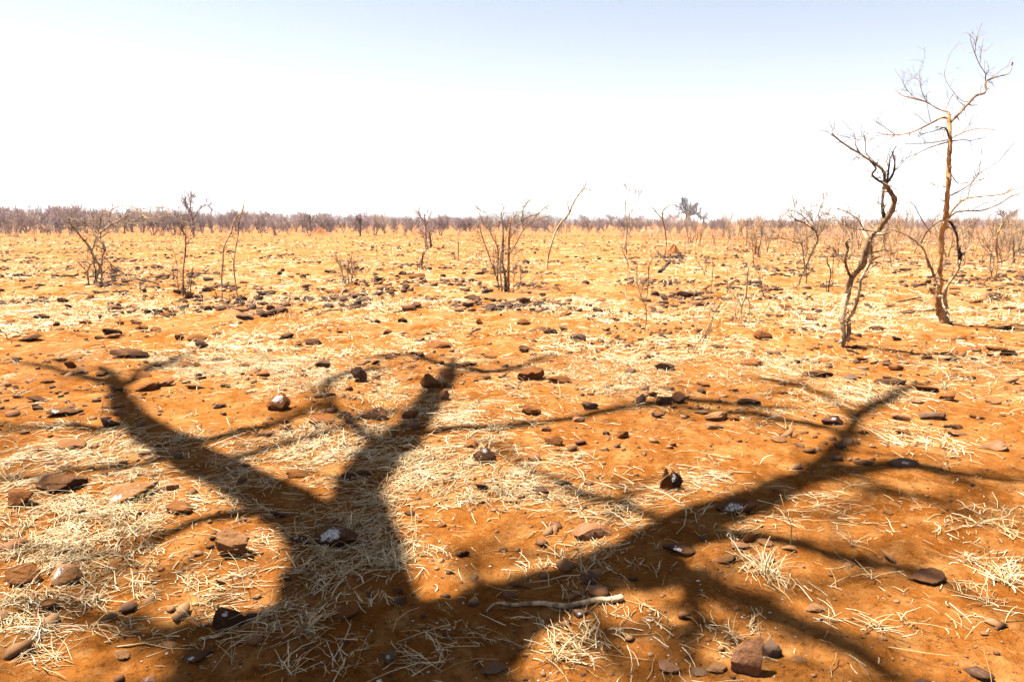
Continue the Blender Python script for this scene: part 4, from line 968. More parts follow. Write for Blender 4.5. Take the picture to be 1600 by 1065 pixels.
traced_tree((487, 367), [(t_, None, "345,345,16 342,300,14 335,260,12 328,225,8", *ZF), (b, None, "338,275,9 318,240,7 308,228,4", *ZF), (b, None, "336,262,8 352,240,6 358,225,4", *ZF), (b, None, "340,290,7 365,262,5 376,270,3", *ZF), (b, None, "335,250,7 315,255,5 300,262,3", *ZF)],
 'dark stubby-armed snag standing behind the orange earth mound', name='dead_snag', cat='snag', twigs=26, twl=.9, seed=31, short='the stubby-armed far snag', mat='bark_dark', minr=.03, tmat='bark_dark')
traced_tree((562, 370), [(t_, None, "642,355,9 642,300,8 643,250,7 645,222,4", *ZF), (b, None, "642,280,5 630,250,4 622,235,3", *ZF)],
 'thin straight dark trunk among the far scrub, left of centre', twigs=30, twl=.9, seed=32, short='the thin straight far trunk', mat='bark_dark', minr=.028, tmat='mauve')

# ------------------------------------------------------------------ fallen sticks and brush
def fallen(points, Y, wpx, label, mat='bark_pale', name='fallen_branch', lift=.02, sides=8):
    # points: (px, py) on the ground
    P = [];
    for px, py in points:
        x, y = ground_pt(px, py); P.append([x, y, hz(x, y) + lift])
    P = np.array(P); W = np.interp(np.linspace(0, 1, len(P)), np.linspace(0, 1, len(wpx)), wpx)
    P, W = smooth_path(P, W, 5); s = P[:, 1].mean() / F
    R = W * .5 * s; P[:, 2] = height(P[:, 0], P[:, 1]) + R * .8 + lift * .3
    o0 = P[0].copy(); mb = MB(); mb.tube(P - o0, R, sides, .06)
    me = mb.mesh(name); o = link(name, me, M[mat], None, tuple(o0)); tag(o, label, 'branch', 'fallen branches and sticks')
    return o
fallen([(785, 944), (830, 944), (880, 951), (930, 946), (972, 942)], 0, [5, 8, 9, 10, 12], 'long crooked pale stick lying across the shadow at bottom centre', 'bark_pale', lift=.01)
fallen([(760, 955), (772, 946), (790, 943)], 0, [3, 4, 5], 'curled thin end of twig left of the long crooked pale stick', 'bark_pale')
fallen([(585, 483), (608, 489), (640, 483), (668, 462)], 0, [2, 3, 3, 2], 'thin bowed stick lying on the plain left of the central bush', 'bark_pale', lift=.03)
fallen([(495, 492), (515, 487), (535, 488)], 0, [2, 3, 2], 'short wavy stick on the plain left of the thin bowed stick', 'bark_brown', lift=.03)
fallen([(1030, 428), (1038, 418), (1046, 410)], 0, [4, 3, 2], 'short dark stick pointing up right below the brush heap', 'bark_dark', lift=.1)
fallen([(968, 403), (985, 404), (1000, 402)], 0, [2, 3, 2], 'thin stick lying behind the thin wavy whip', 'bark_brown', lift=.05)
fallen([(1405, 472), (1430, 468), (1450, 476)], 0, [2, 3, 2], 'thin stick lying left of the foot of the tall forked tree', 'bark_brown', lift=.02)
fallen([(205, 436), (225, 440), (248, 445)], 0, [2, 2.5, 2], 'dark stick lying right of the arching shrub tree', 'bark_dark', lift=.05)

def brush_pile(px, py, wpx, hpx, n, label, mats=('bark_dark', 'bark_brown'), seed=1, name='brush_heap', r=.012):
    g = np.random.default_rng(seed); gp = ground_pt(px, py); Y = gp[1]; s = Y / F; z0 = hz(gp[0], Y)
    o = empty(name, (gp[0], Y, z0), label, 'brush heap')
    mbs = [MB(), MB()]
    for k in range(n):
        p = np.array([g.normal(0, wpx * s * .25), g.normal(0, wpx * s * .15), g.uniform(0, hpx * s * .5)])
        d = np.array([g.normal(), g.normal(), g.normal(0, .3)]); L = wpx * s * g.uniform(.15, .5)
        P = twig_path(g, p, d, L); P[:, 2] = np.clip(P[:, 2], .005, hpx * s)
        mbs[k % 2].tube(P, np.linspace(r, r * .4, len(P)), 4, g=g)
    for mb, mm in zip(mbs, mats): tag(mb.build('sticks', M[mm], o), kind='stuff')
    return o
brush_pile(205, 440, 95, 12, 46, 'low scatter of dark broken twigs at the foot of the arching shrub tree', seed=2, r=.009)
brush_pile(850, 452, 60, 8, 26, 'litter of thin dark twigs on the right of the central bush', seed=3, r=.008)
brush_pile(1557, 470, 40, 12, 30, 'small heap of brown broken brush at right on the plain', seed=4, r=.011)
brush_pile(1076, 463, 44, 12, 30, 'dark tangled brush lump right of centre on the plain', seed=5, r=.012)
brush_pile(1187, 505, 30, 8, 14, 'few dark twigs around the roots of the splay-rooted sapling', seed=6, r=.007)

# termite mounds and mound of the brush heap
def mound(px, py, wpx, hpx, label, seed=1, peak=1.0, mat='mound', name='termite_mound', depthf=.6):
    g = np.random.default_rng(seed); gp = ground_pt(px, py); Y = gp[1]; s = Y / F
    Wm, Hm = wpx * s, hpx * s
    u = np.linspace(0, 1, 15); th = np.linspace(0, 2 * math.pi, 37)[:-1]
    V = [];
    for a in u:
        for q in th:
            rr = a * Wm * .5 * (1 + .12 * math.sin(3 * q + seed) + .06 * math.sin(7 * q))
            zz = Hm * (math.exp(-(a * 2.1) ** 2 * peak) * .8 + .2 * (1 - a) ) * (1 + .10 * math.sin(q * 5 + a * 9)) + g.normal(0, Hm * .012)
            V.append([rr * math.cos(q), rr * math.sin(q) * depthf, zz if a < 1 else -.06])
    k = len(th); Q = [(i * k + j, (i + 1) * k + j, (i + 1) * k + (j + 1) % k, i * k + (j + 1) % k) for i in range(len(u) - 1) for j in range(k)]
    o = link(name, mesh_from(name, V, Q), M[mat], None, (gp[0], Y, hz(gp[0], Y)))
    tag(o, label, 'mound', 'earth mounds on the plain'); return o
mound(499, 368, 62, 12, 'smooth orange earth mound in front of the stubby-armed far snag', 3, 1.6)
mound(27, 376, 60, 5, 'low dark-topped mound with green weeds near the left edge', 4, 1.2)
mound(796, 462, 130, 5, 'low red earth apron around the foot of the central many-stemmed bush', 5, .8)
mound(1052, 402, 44, 19, 'steep orange termite mound rising out of a brush heap', 6, .75)
mound(1112, 365, 60, 5, 'flat red mound right of the big baobab', 7, 1.0)
mound(1060, 371, 50, 4, 'faint red mound in front of the big baobab', 8, 1.0)
brush_pile(1047, 404, 44, 14, 50, 'black tangled brush heap around the steep orange termite mound', seed=9, r=.03)
LANDM.append((1050, 395, 'the brush-ringed termite mound', ('rock', 'sapling', 'shrub')))
LANDM.append((499, 366, 'the orange earth mound', ('rock', 'shrub')))
LANDM.append((1073, 358, 'the big baobab', ('shrub', 'sapling')))

# green weeds on the left mound, green bushes far out
def leafy(px, py, wpx, hpx, Y, label, n=160, name='green_bush', seed=1, mat='green_bush'):
    g = np.random.default_rng(seed); s = Y / F; Wm, Hm = wpx * s, hpx * s
    c = at(px, py, Y); z0 = c[2] if Y is None else 0
    o = empty(name, (c[0], Y, c[2]), label, 'bush')
    D, T = ICO[1]; mb = MB()
    q = g.normal(size=(n, 3)); q /= np.linalg.norm(q, axis=1)[:, None]; q *= g.uniform(.5, 1, (n, 1))
    P = q * np.array([Wm / 2, Wm / 2, Hm / 2]) + np.array([0, 0, Hm * .55])
    for p in P:
        a = g.normal(size=3); b2 = np.cross(a, g.normal(size=3)); a /= np.linalg.norm(a); b2 /= np.linalg.norm(b2); k = Wm * g.uniform(.05, .11)
        mb.add(np.array([p - a * k, p + b2 * k * .5, p + a * k, p - b2 * k * .5]), [[0, 1, 2, 3]])
    tag(mb.build('foliage', M[mat], o), kind='stuff')
    tk = MB()
    for k in range(5): tk.tube(np.array([[g.normal(0, Wm * .04), g.normal(0, Wm * .04), -.1], [g.normal(0, Wm * .1), g.normal(0, Wm * .1), Hm * .3], [g.normal(0, Wm * .25), g.normal(0, Wm * .2), Hm * .7]]), [Wm * .02, Wm * .015, Wm * .008], 5, g=g)
    tk.build('stem', M['mauve'], o)
leafy(28, 374, 10, 6, ground_pt(28, 374)[1], 'little green weed clump on top of the low mound at left', 60, 'green_weed', 2)
leafy(14, 376, 5, 4, ground_pt(14, 376)[1], 'tiny yellow-green weed left of the low mound', 30, 'green_weed', 3)
leafy(458, 350, 11, 11, 190, 'pale green tree crown peeping above the far scrub, left of the stubby-armed snag', 200, 'green_tree', 4)
leafy(1040, 352, 12, 8, 230, 'pale green tree crown behind the Y-shaped snag', 200, 'green_tree', 5)

# ------------------------------------------------------------------ procedural bare shrubs, saplings, baobabs
def grow(g, mb, p, d, L, r, lvl, maxl, kids, spread, up, rmin, n=4, sides=3, wig=.16, lf=.62):
    d = d / np.linalg.norm(d); P = [np.array(p, float)]
    for k in range(n):
        d = d + g.normal(0, wig, 3); d[2] += up * .25; d /= np.linalg.norm(d); P.append(P[-1] + d * L / n)
    P = np.array(P); mb.tube(P, np.linspace(r, max(r * .45, rmin), n + 1), max(3, sides - lvl * 2), g=g)
    if lvl >= maxl: return
    for k in range(kids[min(lvl, len(kids) - 1)]):
        t = g.uniform(.3, 1.0); i = min(int(t * n), n - 1); f = t * n - i; q = P[i] * (1 - f) + P[i + 1] * f
        tt = P[i + 1] - P[i]; tt /= np.linalg.norm(tt); nd = tt + g.normal(0, spread, 3); nd[2] += up
        grow(g, mb, q, nd, L * lf * g.uniform(.6, 1.25), max(r * .5, rmin), lvl + 1, maxl, kids, spread, up, rmin, max(2, n - 1), sides, wig, lf)
def shrub_mesh(seed, H=1.0, wide=1.0, stems=9, rmin=.0055, kids=(6, 3)):
    g = np.random.default_rng(seed); mb = MB()
    for k in range(stems):
        a = g.uniform(0, 6.28); t = g.uniform(.1, .75) * wide
        grow(g, mb, (math.cos(a) * .05, math.sin(a) * .05, -.03), np.array([math.cos(a) * t, math.sin(a) * t, 1]), H * g.uniform(.6, .85), .014, 0, 2, kids, .45, .28, rmin, 4, 3)
    return mb.mesh('bare_shrub')
SHR = [shrub_mesh(100 + k, 1.0, (1.0, 1.3, .6)[k % 3], (10, 12, 8, 9)[k % 4]) for k in range(9)]
def mesh_variant(me, mat):
    m2 = me.copy(); m2.materials.clear(); m2.materials.append(mat); return m2
SHR_M = {m: [mesh_variant(s, M[m]) for s in SHR] for m in ('mauve', 'mauve_pale', 'buff')}
def place_shrub(px, Y, Hm, mat, base, kind='shrub', name='bare_shrub', cat='shrub', group='bare shrubs along the far edge of the plain', wide=1.0):
    x = (px - 800) / F * Y * 1.0 / cp * cp; g = rng
    c = at(px, 350, Y); z = hz(c[0], Y)
    me = SHR_M[mat][int(g.integers(9))]
    o = bpy.data.objects.new(name, me); COL.objects.link(o); o.location = (c[0], Y, z - .02)
    o.rotation_euler = (0, 0, g.uniform(0, 6.28)); o.scale = (Hm * wide * g.uniform(.85, 1.2), Hm * wide * g.uniform(.85, 1.2), Hm)
    tag(o, None, cat, group)
    _, py = project(np.array([c[0]]), np.array([Y]))
    REG.append(dict(obj=o, px=px, py=float(py[0]), base=base, kind=kind)); return o
def line_interp(px, pts): return float(np.interp(px, [p[0] for p in pts], [p[1] for p in pts]))
TOPS = [(0, 327), (100, 328), (150, 332), (300, 334), (420, 335), (520, 337), (640, 340), (760, 342), (900, 343), (1000, 341), (1150, 345), (1300, 345), (1450, 343), (1600, 342)]
g2 = np.random.default_rng(55)
px = -15.0
while px < 1620:
    Y = g2.uniform(78, 112) if px < 700 else g2.uniform(95, 150)
    top = line_interp(px, TOPS) + g2.normal(0, 1.6)
    Hm = np.clip(CAMZ + (346 - top) / F * Y, 1.3, 4.2) * g2.uniform(.8, 1.05)
    if px > 1080: Hm *= .85
    mat = 'mauve' if g2.uniform() < (.75 if px < 1000 else .35) else 'mauve_pale'
    place_shrub(px, Y, Hm, mat, ('mauve-brown bare' if mat == 'mauve' else 'pale bare') + ' far shrub')
    px += g2.uniform(8, 16)
# lower buff-coloured shrubs in front of the line
for k in range(34):
    px = g2.uniform(0, 1600); Y = g2.uniform(70, 100)
    place_shrub(px, Y, g2.uniform(.45, .95), 'buff', 'low buff forward shrub', wide=.85)
for px, Y, Hm, mt, lab in [(17, 78, 1.7, 'buff', 'buff shrub with a dark foot standing forward at the left edge'), (75, 82, 1.3, 'buff', 'rounded buff shrub just left of the arching shrub tree')]:
    o = place_shrub(px, Y, Hm, mt, '', wide=1.3); o['label'] = lab; REG[-1]['fixed'] = True; LANDM.append((px, 366, 'the forward buff shrub at the left edge' if px < 40 else 'the rounded buff shrub', ('shrub',)))
# the mass of woods behind: one object
def woods():
    g = np.random.default_rng(77); VV = []; QQ = []; TT = []; n0 = 0; data = []
    for me in SHR:
        V = np.empty(len(me.vertices) * 3, np.float32); me.vertices.foreach_get('co', V); V = V.reshape(-1, 3)
        q = [tuple(p.vertices) for p in me.polygons if len(p.vertices) == 4]; t = [tuple(p.vertices) for p in me.polygons if len(p.vertices) == 3]
        data.append((V, np.array(q), np.array(t)))
    for mat, cnt, y0, y1, xr in (('mauve', 230, 105, 190, (-30, 1630)), ('mauve_pale', 150, 180, 420, (-40, 1640))):
        VV = []; QQ = []; TT = []; n0 = 0
        for k in range(cnt):
            px = g.uniform(*xr); Y = g.uniform(y0, y1); x = at(px, 350, Y)[0]
            top = line_interp(px, TOPS) - g.uniform(-1, 2.5) + (g.uniform() < .1) * -3
            Hm = np.clip(CAMZ + (346 - top) / F * Y, 1.5, 7) * g.uniform(.8, 1.05)
            V, q, t = data[int(g.integers(9))]; a = g.uniform(0, 6.28); c, s = math.cos(a), math.sin(a); sc = Hm * g.uniform(.9, 1.5)
            W = np.stack([(V[:, 0] * c - V[:, 1] * s) * sc + x, (V[:, 0] * s + V[:, 1] * c) * sc + Y, V[:, 2] * Hm], -1)
            VV.append(W); QQ.append(q + n0); TT.append(t + n0); n0 += len(W)
        me = mesh_from('far_woods', np.vstack(VV), np.vstack(QQ), np.vstack(TT))
        tag(link('far_woods', me, M[mat]), 'leafless thicket forming the far edge of the plain' if mat == 'mauve' else 'distant greyish leafless woods beyond the thicket', kind='stuff')
woods()

# saplings and stubs scattered on the right half
def sapling_mesh(seed):
    g = np.random.default_rng(seed); mb = MB()
    for k in range(int(g.integers(1, 4))):
        a = g.uniform(0, 6.28); t = g.uniform(0, .35)
        grow(g, mb, (g.normal(0, .03), g.normal(0, .03), -.04), np.array([math.cos(a) * t, math.sin(a) * t, 1]), g.uniform(.6, .95), .016, 0, 2, (4, 2), .5, .3, .0035, 6, 7, .14)
    return mb.mesh('bare_sapling')
SAP = [sapling_mesh(300 + k) for k in range(12)]
SAP_M = {m: [mesh_variant(s, M[m]) for s in SAP] for m in ('twig', 'bark_brown', 'bark_pale', 'bark_tan')}
g3 = np.random.default_rng(66)
def place_sap(px, py, hpx, mat, word):
    x, Y = ground_pt(px, py); Hm = hpx * Y / F
    o = bpy.data.objects.new('bare_sapling', SAP_M[mat][int(g3.integers(12))]); COL.objects.link(o)
    o.location = (x, Y, hz(x, Y)); o.rotation_euler = (0, 0, g3.uniform(0, 6.28)); o.scale = (Hm, Hm, Hm)
    tag(o, None, 'sapling', 'bare saplings scattered on the plain')
    REG.append(dict(obj=o, px=px, py=py, base=f'{word} bare sapling', kind='sapling'))
W_ = {'twig': 'bleached', 'bark_brown': 'brown', 'bark_pale': 'pale grey', 'bark_tan': 'tan'}
for k in range(135):
    px = 1060 + 550 * g3.uniform() ** .75; py = 357 + 62 * g3.uniform() ** 1.9
    hp = np.clip(g3.uniform(14, 38) * (1 + (py - 360) / 60), 12, 70)
    mat = g3.choice(['twig', 'twig', 'bark_pale', 'bark_brown', 'bark_tan']); place_sap(px, py, hp, mat, ('short ' if hp < 24 else 'tall thin ' if hp > 45 else 'slim ') + W_[mat])
for px, py, hp, mat, w in [(225, 366, 16, 'bark_brown', 'squat dark'), (252, 366, 14, 'bark_brown', 'squat dark'), (304, 369, 24, 'bark_brown', 'bushy dark'), (410, 370, 34, 'bark_brown', 'dark upright'), (600, 368, 30, 'bark_pale', 'grey'),
    (620, 366, 22, 'twig', 'pale'), (745, 368, 24, 'bark_brown', 'dark'), (1115, 381, 22, 'bark_brown', 'dark bushy'), (918, 365, 20, 'bark_pale', 'grey'), (885, 366, 22, 'twig', 'buff'), (1132, 372, 40, 'twig', 'bleached'),
    (1175, 380, 50, 'bark_tan', 'tan'), (1215, 372, 40, 'bark_brown', 'dark'), (1330, 400, 60, 'twig', 'bleached'), (1380, 390, 55, 'bark_pale', 'grey'), (1430, 395, 50, 'twig', 'bleached'), (1520, 400, 50, 'bark_tan', 'tan'), (277, 393, 10, 'bark_brown', 'low dark'),
    (995, 430, 22, 'bark_brown', 'fine'), (450, 470, 18, 'bark_brown', 'fine dark'), (850, 385, 16, 'twig', 'short'), (920, 395, 14, 'bark_brown', 'short dark'), (1100, 430, 40, 'twig', 'bleached'), (1195, 470, 60, 'twig', 'bleached'), (1300, 430, 50, 'twig', 'bleached')]:
    place_sap(px, py, hp, mat, w)
# thin dry stalks between them on the right: nobody could count them
def stalks():
    g = np.random.default_rng(88); n = 4200
    Y = g.uniform(22, 110, n); pxx = 1000 + 640 * g.uniform(0, 1, n) ** .8; x = (pxx - 800) / F * Y
    L = g.uniform(.25, .9, n) * np.clip(Y / 45, .5, 1.3); yaw = g.uniform(0, 6.28, n); el = g.uniform(.9, 1.5, n)
    P = np.stack([x, Y, height(x, Y)], -1)
    V, Q = straw_geometry(P, yaw, L, el, np.clip(Y * .0005, .012, .05), g, True, .2)
    tag(link('dry_stalks', mesh_from('dry_stalks', V, Q, None, np.repeat(g.uniform(.1, .9, n), len(V) // n)), M['buff']), 'thin dry stalks standing over the right part of the plain', kind='stuff')
    n = 2400; Y = g.uniform(70, 130, n); pxx = g.uniform(-20, 1620, n); x = (pxx - 800) / F * Y
    L = g.uniform(.4, 1.1, n); P = np.stack([x, Y, height(x, Y)], -1)
    V, Q = straw_geometry(P, g.uniform(0, 6.28, n), L, g.uniform(.6, 1.5, n), np.full(n, .032), g, True, .25)
    tag(link('undergrowth', mesh_from('undergrowth', V, Q, None, np.repeat(g.uniform(.1, .9, n), len(V) // n)), M['buff']), 'buff undergrowth along the foot of the far scrub', kind='stuff')
stalks()

def baobab(px, py, Y, H, wide, label, seed, trunk_r, kids=(4, 4, 3, 3)):
    g = np.random.default_rng(seed); c = at(px, py, Y); x = c[0]
    o = empty('baobab_tree', (x, Y, 0), label, 'tree')
    mb = MB(); hs = np.array([-.2, .1, .25, .4, .5]) * H; mb.tube(np.stack([g.normal(0, .05, 5) * trunk_r, g.normal(0, .05, 5), hs], -1), trunk_r * np.array([1.25, 1.0, .85, .72, .42]), 12, .04, g=g)
    mb.build('trunk', M['baobab'], o)
    for k in range(9):
        a = k / 9 * 6.28 + g.uniform(-.3, .3); z = H * g.uniform(.33, .5); up = g.uniform(.3, 1.5)
        mb = MB(); grow(g, mb, (0, 0, z), np.array([math.cos(a), math.sin(a) * .8, up * .55]), H * .38 * wide * g.uniform(.8, 1.1), trunk_r * .30, 0, 4, kids, .66, .14, .013, 5, 7, .20, .60)
        mb.build('branch', M['baobab'], o)
baobab(1074, 352, 250, 9.4, 1.3, 'big bare baobab with thick trunk and domed crown on the horizon', 41, 1.15, (5, 5, 5, 3))
baobab(1099, 350, 300, 7.0, .8, 'smaller baobab just right of the big baobab on the horizon', 42, .55)
baobab(1052, 350, 290, 6.6, .8, 'low leafless tree just left of the big baobab on the horizon', 43, .4)
baobab(1573, 350, 170, 5.6, 1.15, 'round-crowned baobab on the horizon near the right edge', 44, .5)
baobab(412, 350, 240, 6.4, 1.0, 'flat-crowned tree above the far scrub, right of the two poles', 45, .3)
baobab(468, 350, 260, 6.8, .8, 'thin grey crown above the far scrub, left of the orange mound', 46, .3)
baobab(508, 350, 260, 5.8, 1.2, 'wide pale crown above the far scrub, right of the stubby-armed snag', 47, .3)
baobab(575, 350, 260, 5.2, 1.0, 'low grey crown behind the thin straight far trunk', 48, .3)
baobab(955, 350, 280, 6.0, 1.0, 'grey crown rising left of the slender double sapling on the horizon', 49, .4)
baobab(910, 350, 280, 5.2, 1.2, 'low wide grey crown right of the leaning forked pole on the horizon', 50, .35)
baobab(693, 350, 280, 4.8, 1.2, 'low wide grey crown between the far sapling and the hill', 51, .3)
baobab(1000, 350, 280, 5.0, 1.0, 'grey crown just right of the slender double sapling on the horizon', 52, .35)

# ------------------------------------------------------------------ pale animals grazing far out
def animal(px, py, flip, label, seed, pose=0.0):
    x, Y = ground_pt(px, py); Y *= 1.0
    import bmesh
    verts = [(0, 0, .62), (.34, 0, .63), (.46, 0, .62), (-.30, 0, .62), (-.42, 0, .60),          # spine: mid, chest, neck base, loin, rump
             (.58, 0, .80 - pose * .45), (.66, 0, .86 - pose * .62), (.80, 0, .80 - pose * .66)]   # neck, head, muzzle
    rad = [.17, .165, .11, .15, .13, .065, .075, .035]
    edges = [(0, 1), (1, 2), (0, 3), (3, 4), (2, 5), (5, 6), (6, 7)]
    def leg(root, xx, yy, hind):
        k = len(verts)
        if hind: verts.extend([(xx + .02, yy, .46), (xx + .06, yy, .36), (xx - .05, yy, .22), (xx - .03, yy, .02), (xx, yy, .0)])
        else: verts.extend([(xx, yy, .46), (xx + .01, yy, .34), (xx, yy, .22), (xx, yy, .03), (xx + .03, yy, .0)])
        rad.extend([.07, .045, .032, .026, .03]); edges.append((root, k)); edges.extend([(k + i, k + i + 1) for i in range(4)])
    for yy in (-.09, .09): leg(1, .32, yy, False); leg(3 if False else 4, -.38, yy, True)
    k = len(verts); verts.append((-.50, 0, .58)); rad.append(.02); edges.append((4, k)); verts.append((-.52, 0, .44)); rad.append(.015); edges.append((k, k + 1))
    for yy in (-.07, .07): k = len(verts); verts.append((.62, yy, .90 - pose * .60)); rad.append(.018); edges.append((6, k))
    me = bpy.data.meshes.new('body'); me.from_pydata(verts, edges, []); o = bpy.data.objects.new('goat', me); COL.objects.link(o)
    md = o.modifiers.new('skin', 'SKIN')
    for v, r in zip(me.skin_vertices[0].data, rad): v.radius = (r, r)
    me.skin_vertices[0].data[0].use_root = True
    s2 = o.modifiers.new('sub', 'SUBSURF'); s2.levels = 1; s2.render_levels = 1
    me.materials.append(M['hide']); o.location = (x, Y, hz(x, Y)); o.scale = (flip * .55, .55, .55)
    tag(o, label, 'goat', 'pale goats grazing before the far scrub')
animal(1031, 365, -1, 'rightmost pale goat, nearest to the Y-shaped snag, grazing far out', 1, .9)
animal(1016, 365, 1, 'middle pale goat of the three far out left of the Y-shaped snag', 2, .2)
animal(1005, 365, 1, 'leftmost pale goat of the three on the far plain', 3, .9)

# ------------------------------------------------------------------ the great tree overhead, behind the camera: its limbs throw the foreground shadows
SH = [  # (parent, h0, h1, points px,py,width)
 ('M', 4.4, 5.2, "600,1120,360 550,1010,310 540,940,270 535,880,210"),
 ('L', 5.0, 8.2, "530,900,190 500,835,150 455,797,116 395,762,98 330,726,88 268,694,78 220,664,72 192,632,62 184,604,44 176,588,24 160,577,12"),
 ('', 8.0, 9.0, "190,605,24 230,580,18 270,566,14 300,545,8"),
 ('', 8.0, 9.0, "178,598,20 120,588,14 60,575,9 20,570,6"),
 ('C', 5.2, 8.2, "570,930,170 582,870,150 566,810,130 562,765,104 590,722,82 630,686,66 658,650,54 688,610,42 706,584,30 708,562,14"),
 ('', 7.2, 8.6, "605,715,34 560,672,30 525,640,30 512,610,26 545,588,16 590,578,8"),
 ('', 6.6, 8.6, "350,725,16 420,700,14 500,680,13 560,655,12 620,640,8"),
 ('', 7.0, 8.4, "270,690,18 330,685,16 400,668,14 470,645,10 520,630,6"),
 ('', 8.2, 9.2, "706,570,14 750,585,11 810,575,9 870,560,6"),
 ('', 8.2, 9.2, "700,575,12 650,560,9 600,556,6"),
 ('R', 4.8, 8.4, "680,1020,230 760,965,150 840,930,118 930,895,98 1040,845,86 1120,808,70 1200,775,56 1270,742,48 1310,710,42 1328,680,36 1340,650,26 1390,622,18 1440,600,10"),
 ('', 6.6, 8.2, "1225,768,36 1290,748,34 1350,737,36 1420,731,30 1490,738,18 1560,748,12 1640,756,8"),
 ('', 7.6, 9.0, "1318,690,20 1290,668,14 1220,655,11 1150,642,10 1090,636,9 1000,630,6"),
 ('', 7.0, 8.8, "640,680,20 730,672,14 850,660,15 960,640,15 1060,625,12 1180,632,9 1260,640,6"),
 ('', 6.2, 7.6, "1065,838,34 1010,805,22 960,785,20 880,758,16 810,725,13 750,690,9"),
 ('', 7.6, 8.8, "1335,660,16 1300,625,10 1250,605,8 1190,592,6"),
 ('', 6.0, 8.4, "1050,850,40 1130,842,28 1240,852,24 1320,868,26 1390,880,24 1460,900,16 1530,935,10"),
 ('', 5.2, 7.6, "1000,905,50 1080,905,48 1140,935,42 1220,965,42 1310,1010,42 1400,1060,30 1480,1110,16"),
 ('', 5.2, 6.4, "1060,880,50 1085,940,52 1085,1010,44 1050,1080,34"),
 ('', 5.6, 6.6, "700,985,24 728,940,26 738,900,32 728,865,24 705,845,12"),
 ('', 5.6, 6.8, "430,985,110 340,990,60 260,1000,44 200,985,26 120,965,12"),
 ('', 6.2, 7.6, "400,800,22 300,820,22 230,850,24 180,890,22 140,940,18 80,990,14"),
 ('', 6.4, 8.0, "300,705,20 220,725,16 120,735,14 30,750,10 -40,765,8"),
 ('', 7.4, 9.0, "225,668,14 150,672,11 80,668,10 0,680,8"),
 ('', 5.4, 6.6, "400,1000,150 330,1050,130 300,1110,120"), ('', 5.2, 6.2, "800,985,70 770,1040,80 730,1100,90"),
 ('', 5.6, 6.4, "480,1000,110 450,1050,120 470,1110,130"), ('', 5.6, 6.4, "930,960,36 955,1020,26 985,1060,22"),
 ('', 7.6, 8.8, "1340,745,14 1400,770,10 1480,790,9 1560,830,7"),
]
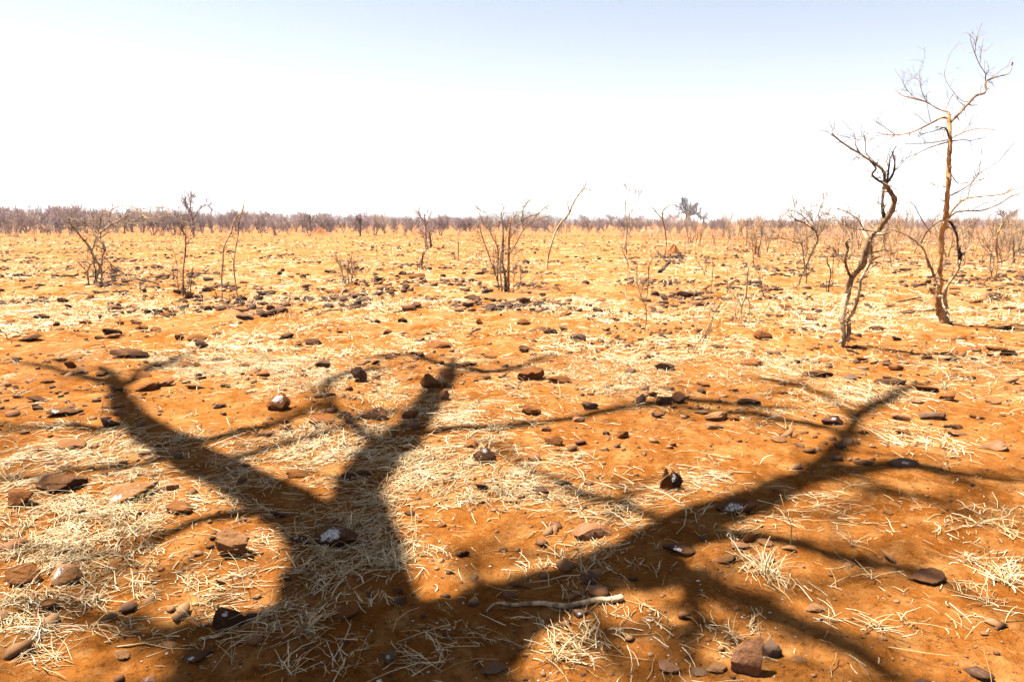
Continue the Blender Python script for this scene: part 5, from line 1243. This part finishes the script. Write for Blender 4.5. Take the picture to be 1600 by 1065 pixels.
def overhead_tree():
    g = np.random.default_rng(21)
    base = np.array([-2.4, -5.2, 0.0]); k = np.array([TO_SUN.x / TO_SUN.z, TO_SUN.y / TO_SUN.z])
    o = empty('baobab_tree', tuple(base), 'great bare tree behind the camera whose forked limbs shade the foreground', 'tree')
    org = base
    mb = MB(); hs = np.array([-.2, .3, 1.0, 2.0, 3.0, 3.8]); cx = np.array([0, 0, .05, .15, .35, .6])
    mb.tube(np.stack([cx * .3, cx, hs], -1), np.array([1.6, 1.35, 1.15, 1.05, .95, .7]), 16, .04, g=g); mb.build('trunk', M['baobab'], o)
    first = None
    for q, (nm, h0, h1, s) in enumerate(SH):
        P, Wd = parse_limb(s, 0, 0, 1); P, Wd = smooth_path(P, Wd, 5)
        P[:, 1] = np.maximum(P[:, 1], 540)
        G = np.array([ground_pt(a, b_) for a, b_ in P])
        D = np.gradient(P, axis=0); D /= np.linalg.norm(D, axis=1)[:, None] + 1e-9; Nn = np.stack([-D[:, 1], D[:, 0]], -1)
        A = np.array([ground_pt(*(p + n * w / 2)) for p, n, w in zip(P, Nn, Wd)]); B = np.array([ground_pt(*(p - n * w / 2)) for p, n, w in zip(P, Nn, Wd)])
        T2 = np.gradient(G, axis=0); T2 /= np.linalg.norm(T2, axis=1)[:, None] + 1e-9; E = A - B
        Wq = {'L': .74, 'C': .80, 'R': .86, 'M': .9}.get(nm, .58 if Wd.max() < 40 else .75)
        R = Wq * np.clip(np.abs(E[:, 0] * T2[:, 1] - E[:, 1] * T2[:, 0]) / 2 * .92, .006, .55)
        h = np.linspace(h0, h1 + (1.5 if nm == '' else .6), len(P)) + (1.2 if nm == '' and Wd.max() < 40 else 0) * np.linspace(.0, 1, len(P))
        P3 = np.stack([G[:, 0] + h * k[0], G[:, 1] + h * k[1], h], -1)
        if nm == 'M':
            st = base + np.array([.3, .6, 3.4]); first = P3[0]
            ext = np.array([st + (P3[0] - st) * u + np.array([0, 0, .25 * math.sin(u * 3.1)]) for u in np.linspace(0, .9, 7)])
            P3 = np.vstack([ext, P3]); R = np.concatenate([np.linspace(.62, R[0], 7), R])
        mb = MB(); mb.tube(P3 - org, R, 10, .05, g=g)
        mb.build('branch', M['baobab'], o)
        # side twigs
        if R.mean() < .3:
            tw = MB()
            for _ in range(16):
                i = int(g.integers(len(P3) // 4, len(P3) - 1)); t = P3[i + 1] - P3[i]; t /= np.linalg.norm(t)
                Pp = twig_path(g, P3[i], t + g.normal(0, .5, 3), g.uniform(.4, 1.2), n=4)
                tw.tube(Pp - org, np.linspace(min(R[i] * .5, .022), .007, 5), 4, g=g)
                Pq = twig_path(g, Pp[2], (Pp[3] - Pp[2]) + g.normal(0, .2, 3), g.uniform(.2, .7), n=3); tw.tube(Pq - org, [.010, .008, .006, .004], 3, g=g)
            tag(tw.build('twigs', M['baobab'], o), kind='stuff')
overhead_tree()

# ------------------------------------------------------------------ labels by neighbourhood
auto_labels('rock'); auto_labels('shrub', True); auto_labels('sapling')

# ------------------------------------------------------------------ haze
def haze():
    V = [(x, y, z) for z in (-3.0, 46.0) for y in (-5200, 5200) for x in (-5200, 5200)]
    Q = [(0, 2, 3, 1), (4, 5, 7, 6), (0, 1, 5, 4), (2, 6, 7, 3), (0, 4, 6, 2), (1, 3, 7, 5)]
    m = bpy.data.materials.new('haze'); m.use_nodes = True; t = m.node_tree; t.nodes.clear()
    out = t.nodes.new('ShaderNodeOutputMaterial'); v = t.nodes.new('ShaderNodeVolumePrincipled')
    v.inputs['Color'].default_value = (.66, .70, .78, 1); v.inputs['Density'].default_value = .00035
    t.links.new(v.outputs[0], out.inputs['Volume'])
    me = mesh_from('haze', V, Q, smooth=False)
    tag(link('haze', me, m), 'thin dry-season haze over the plain', kind='stuff')
haze()
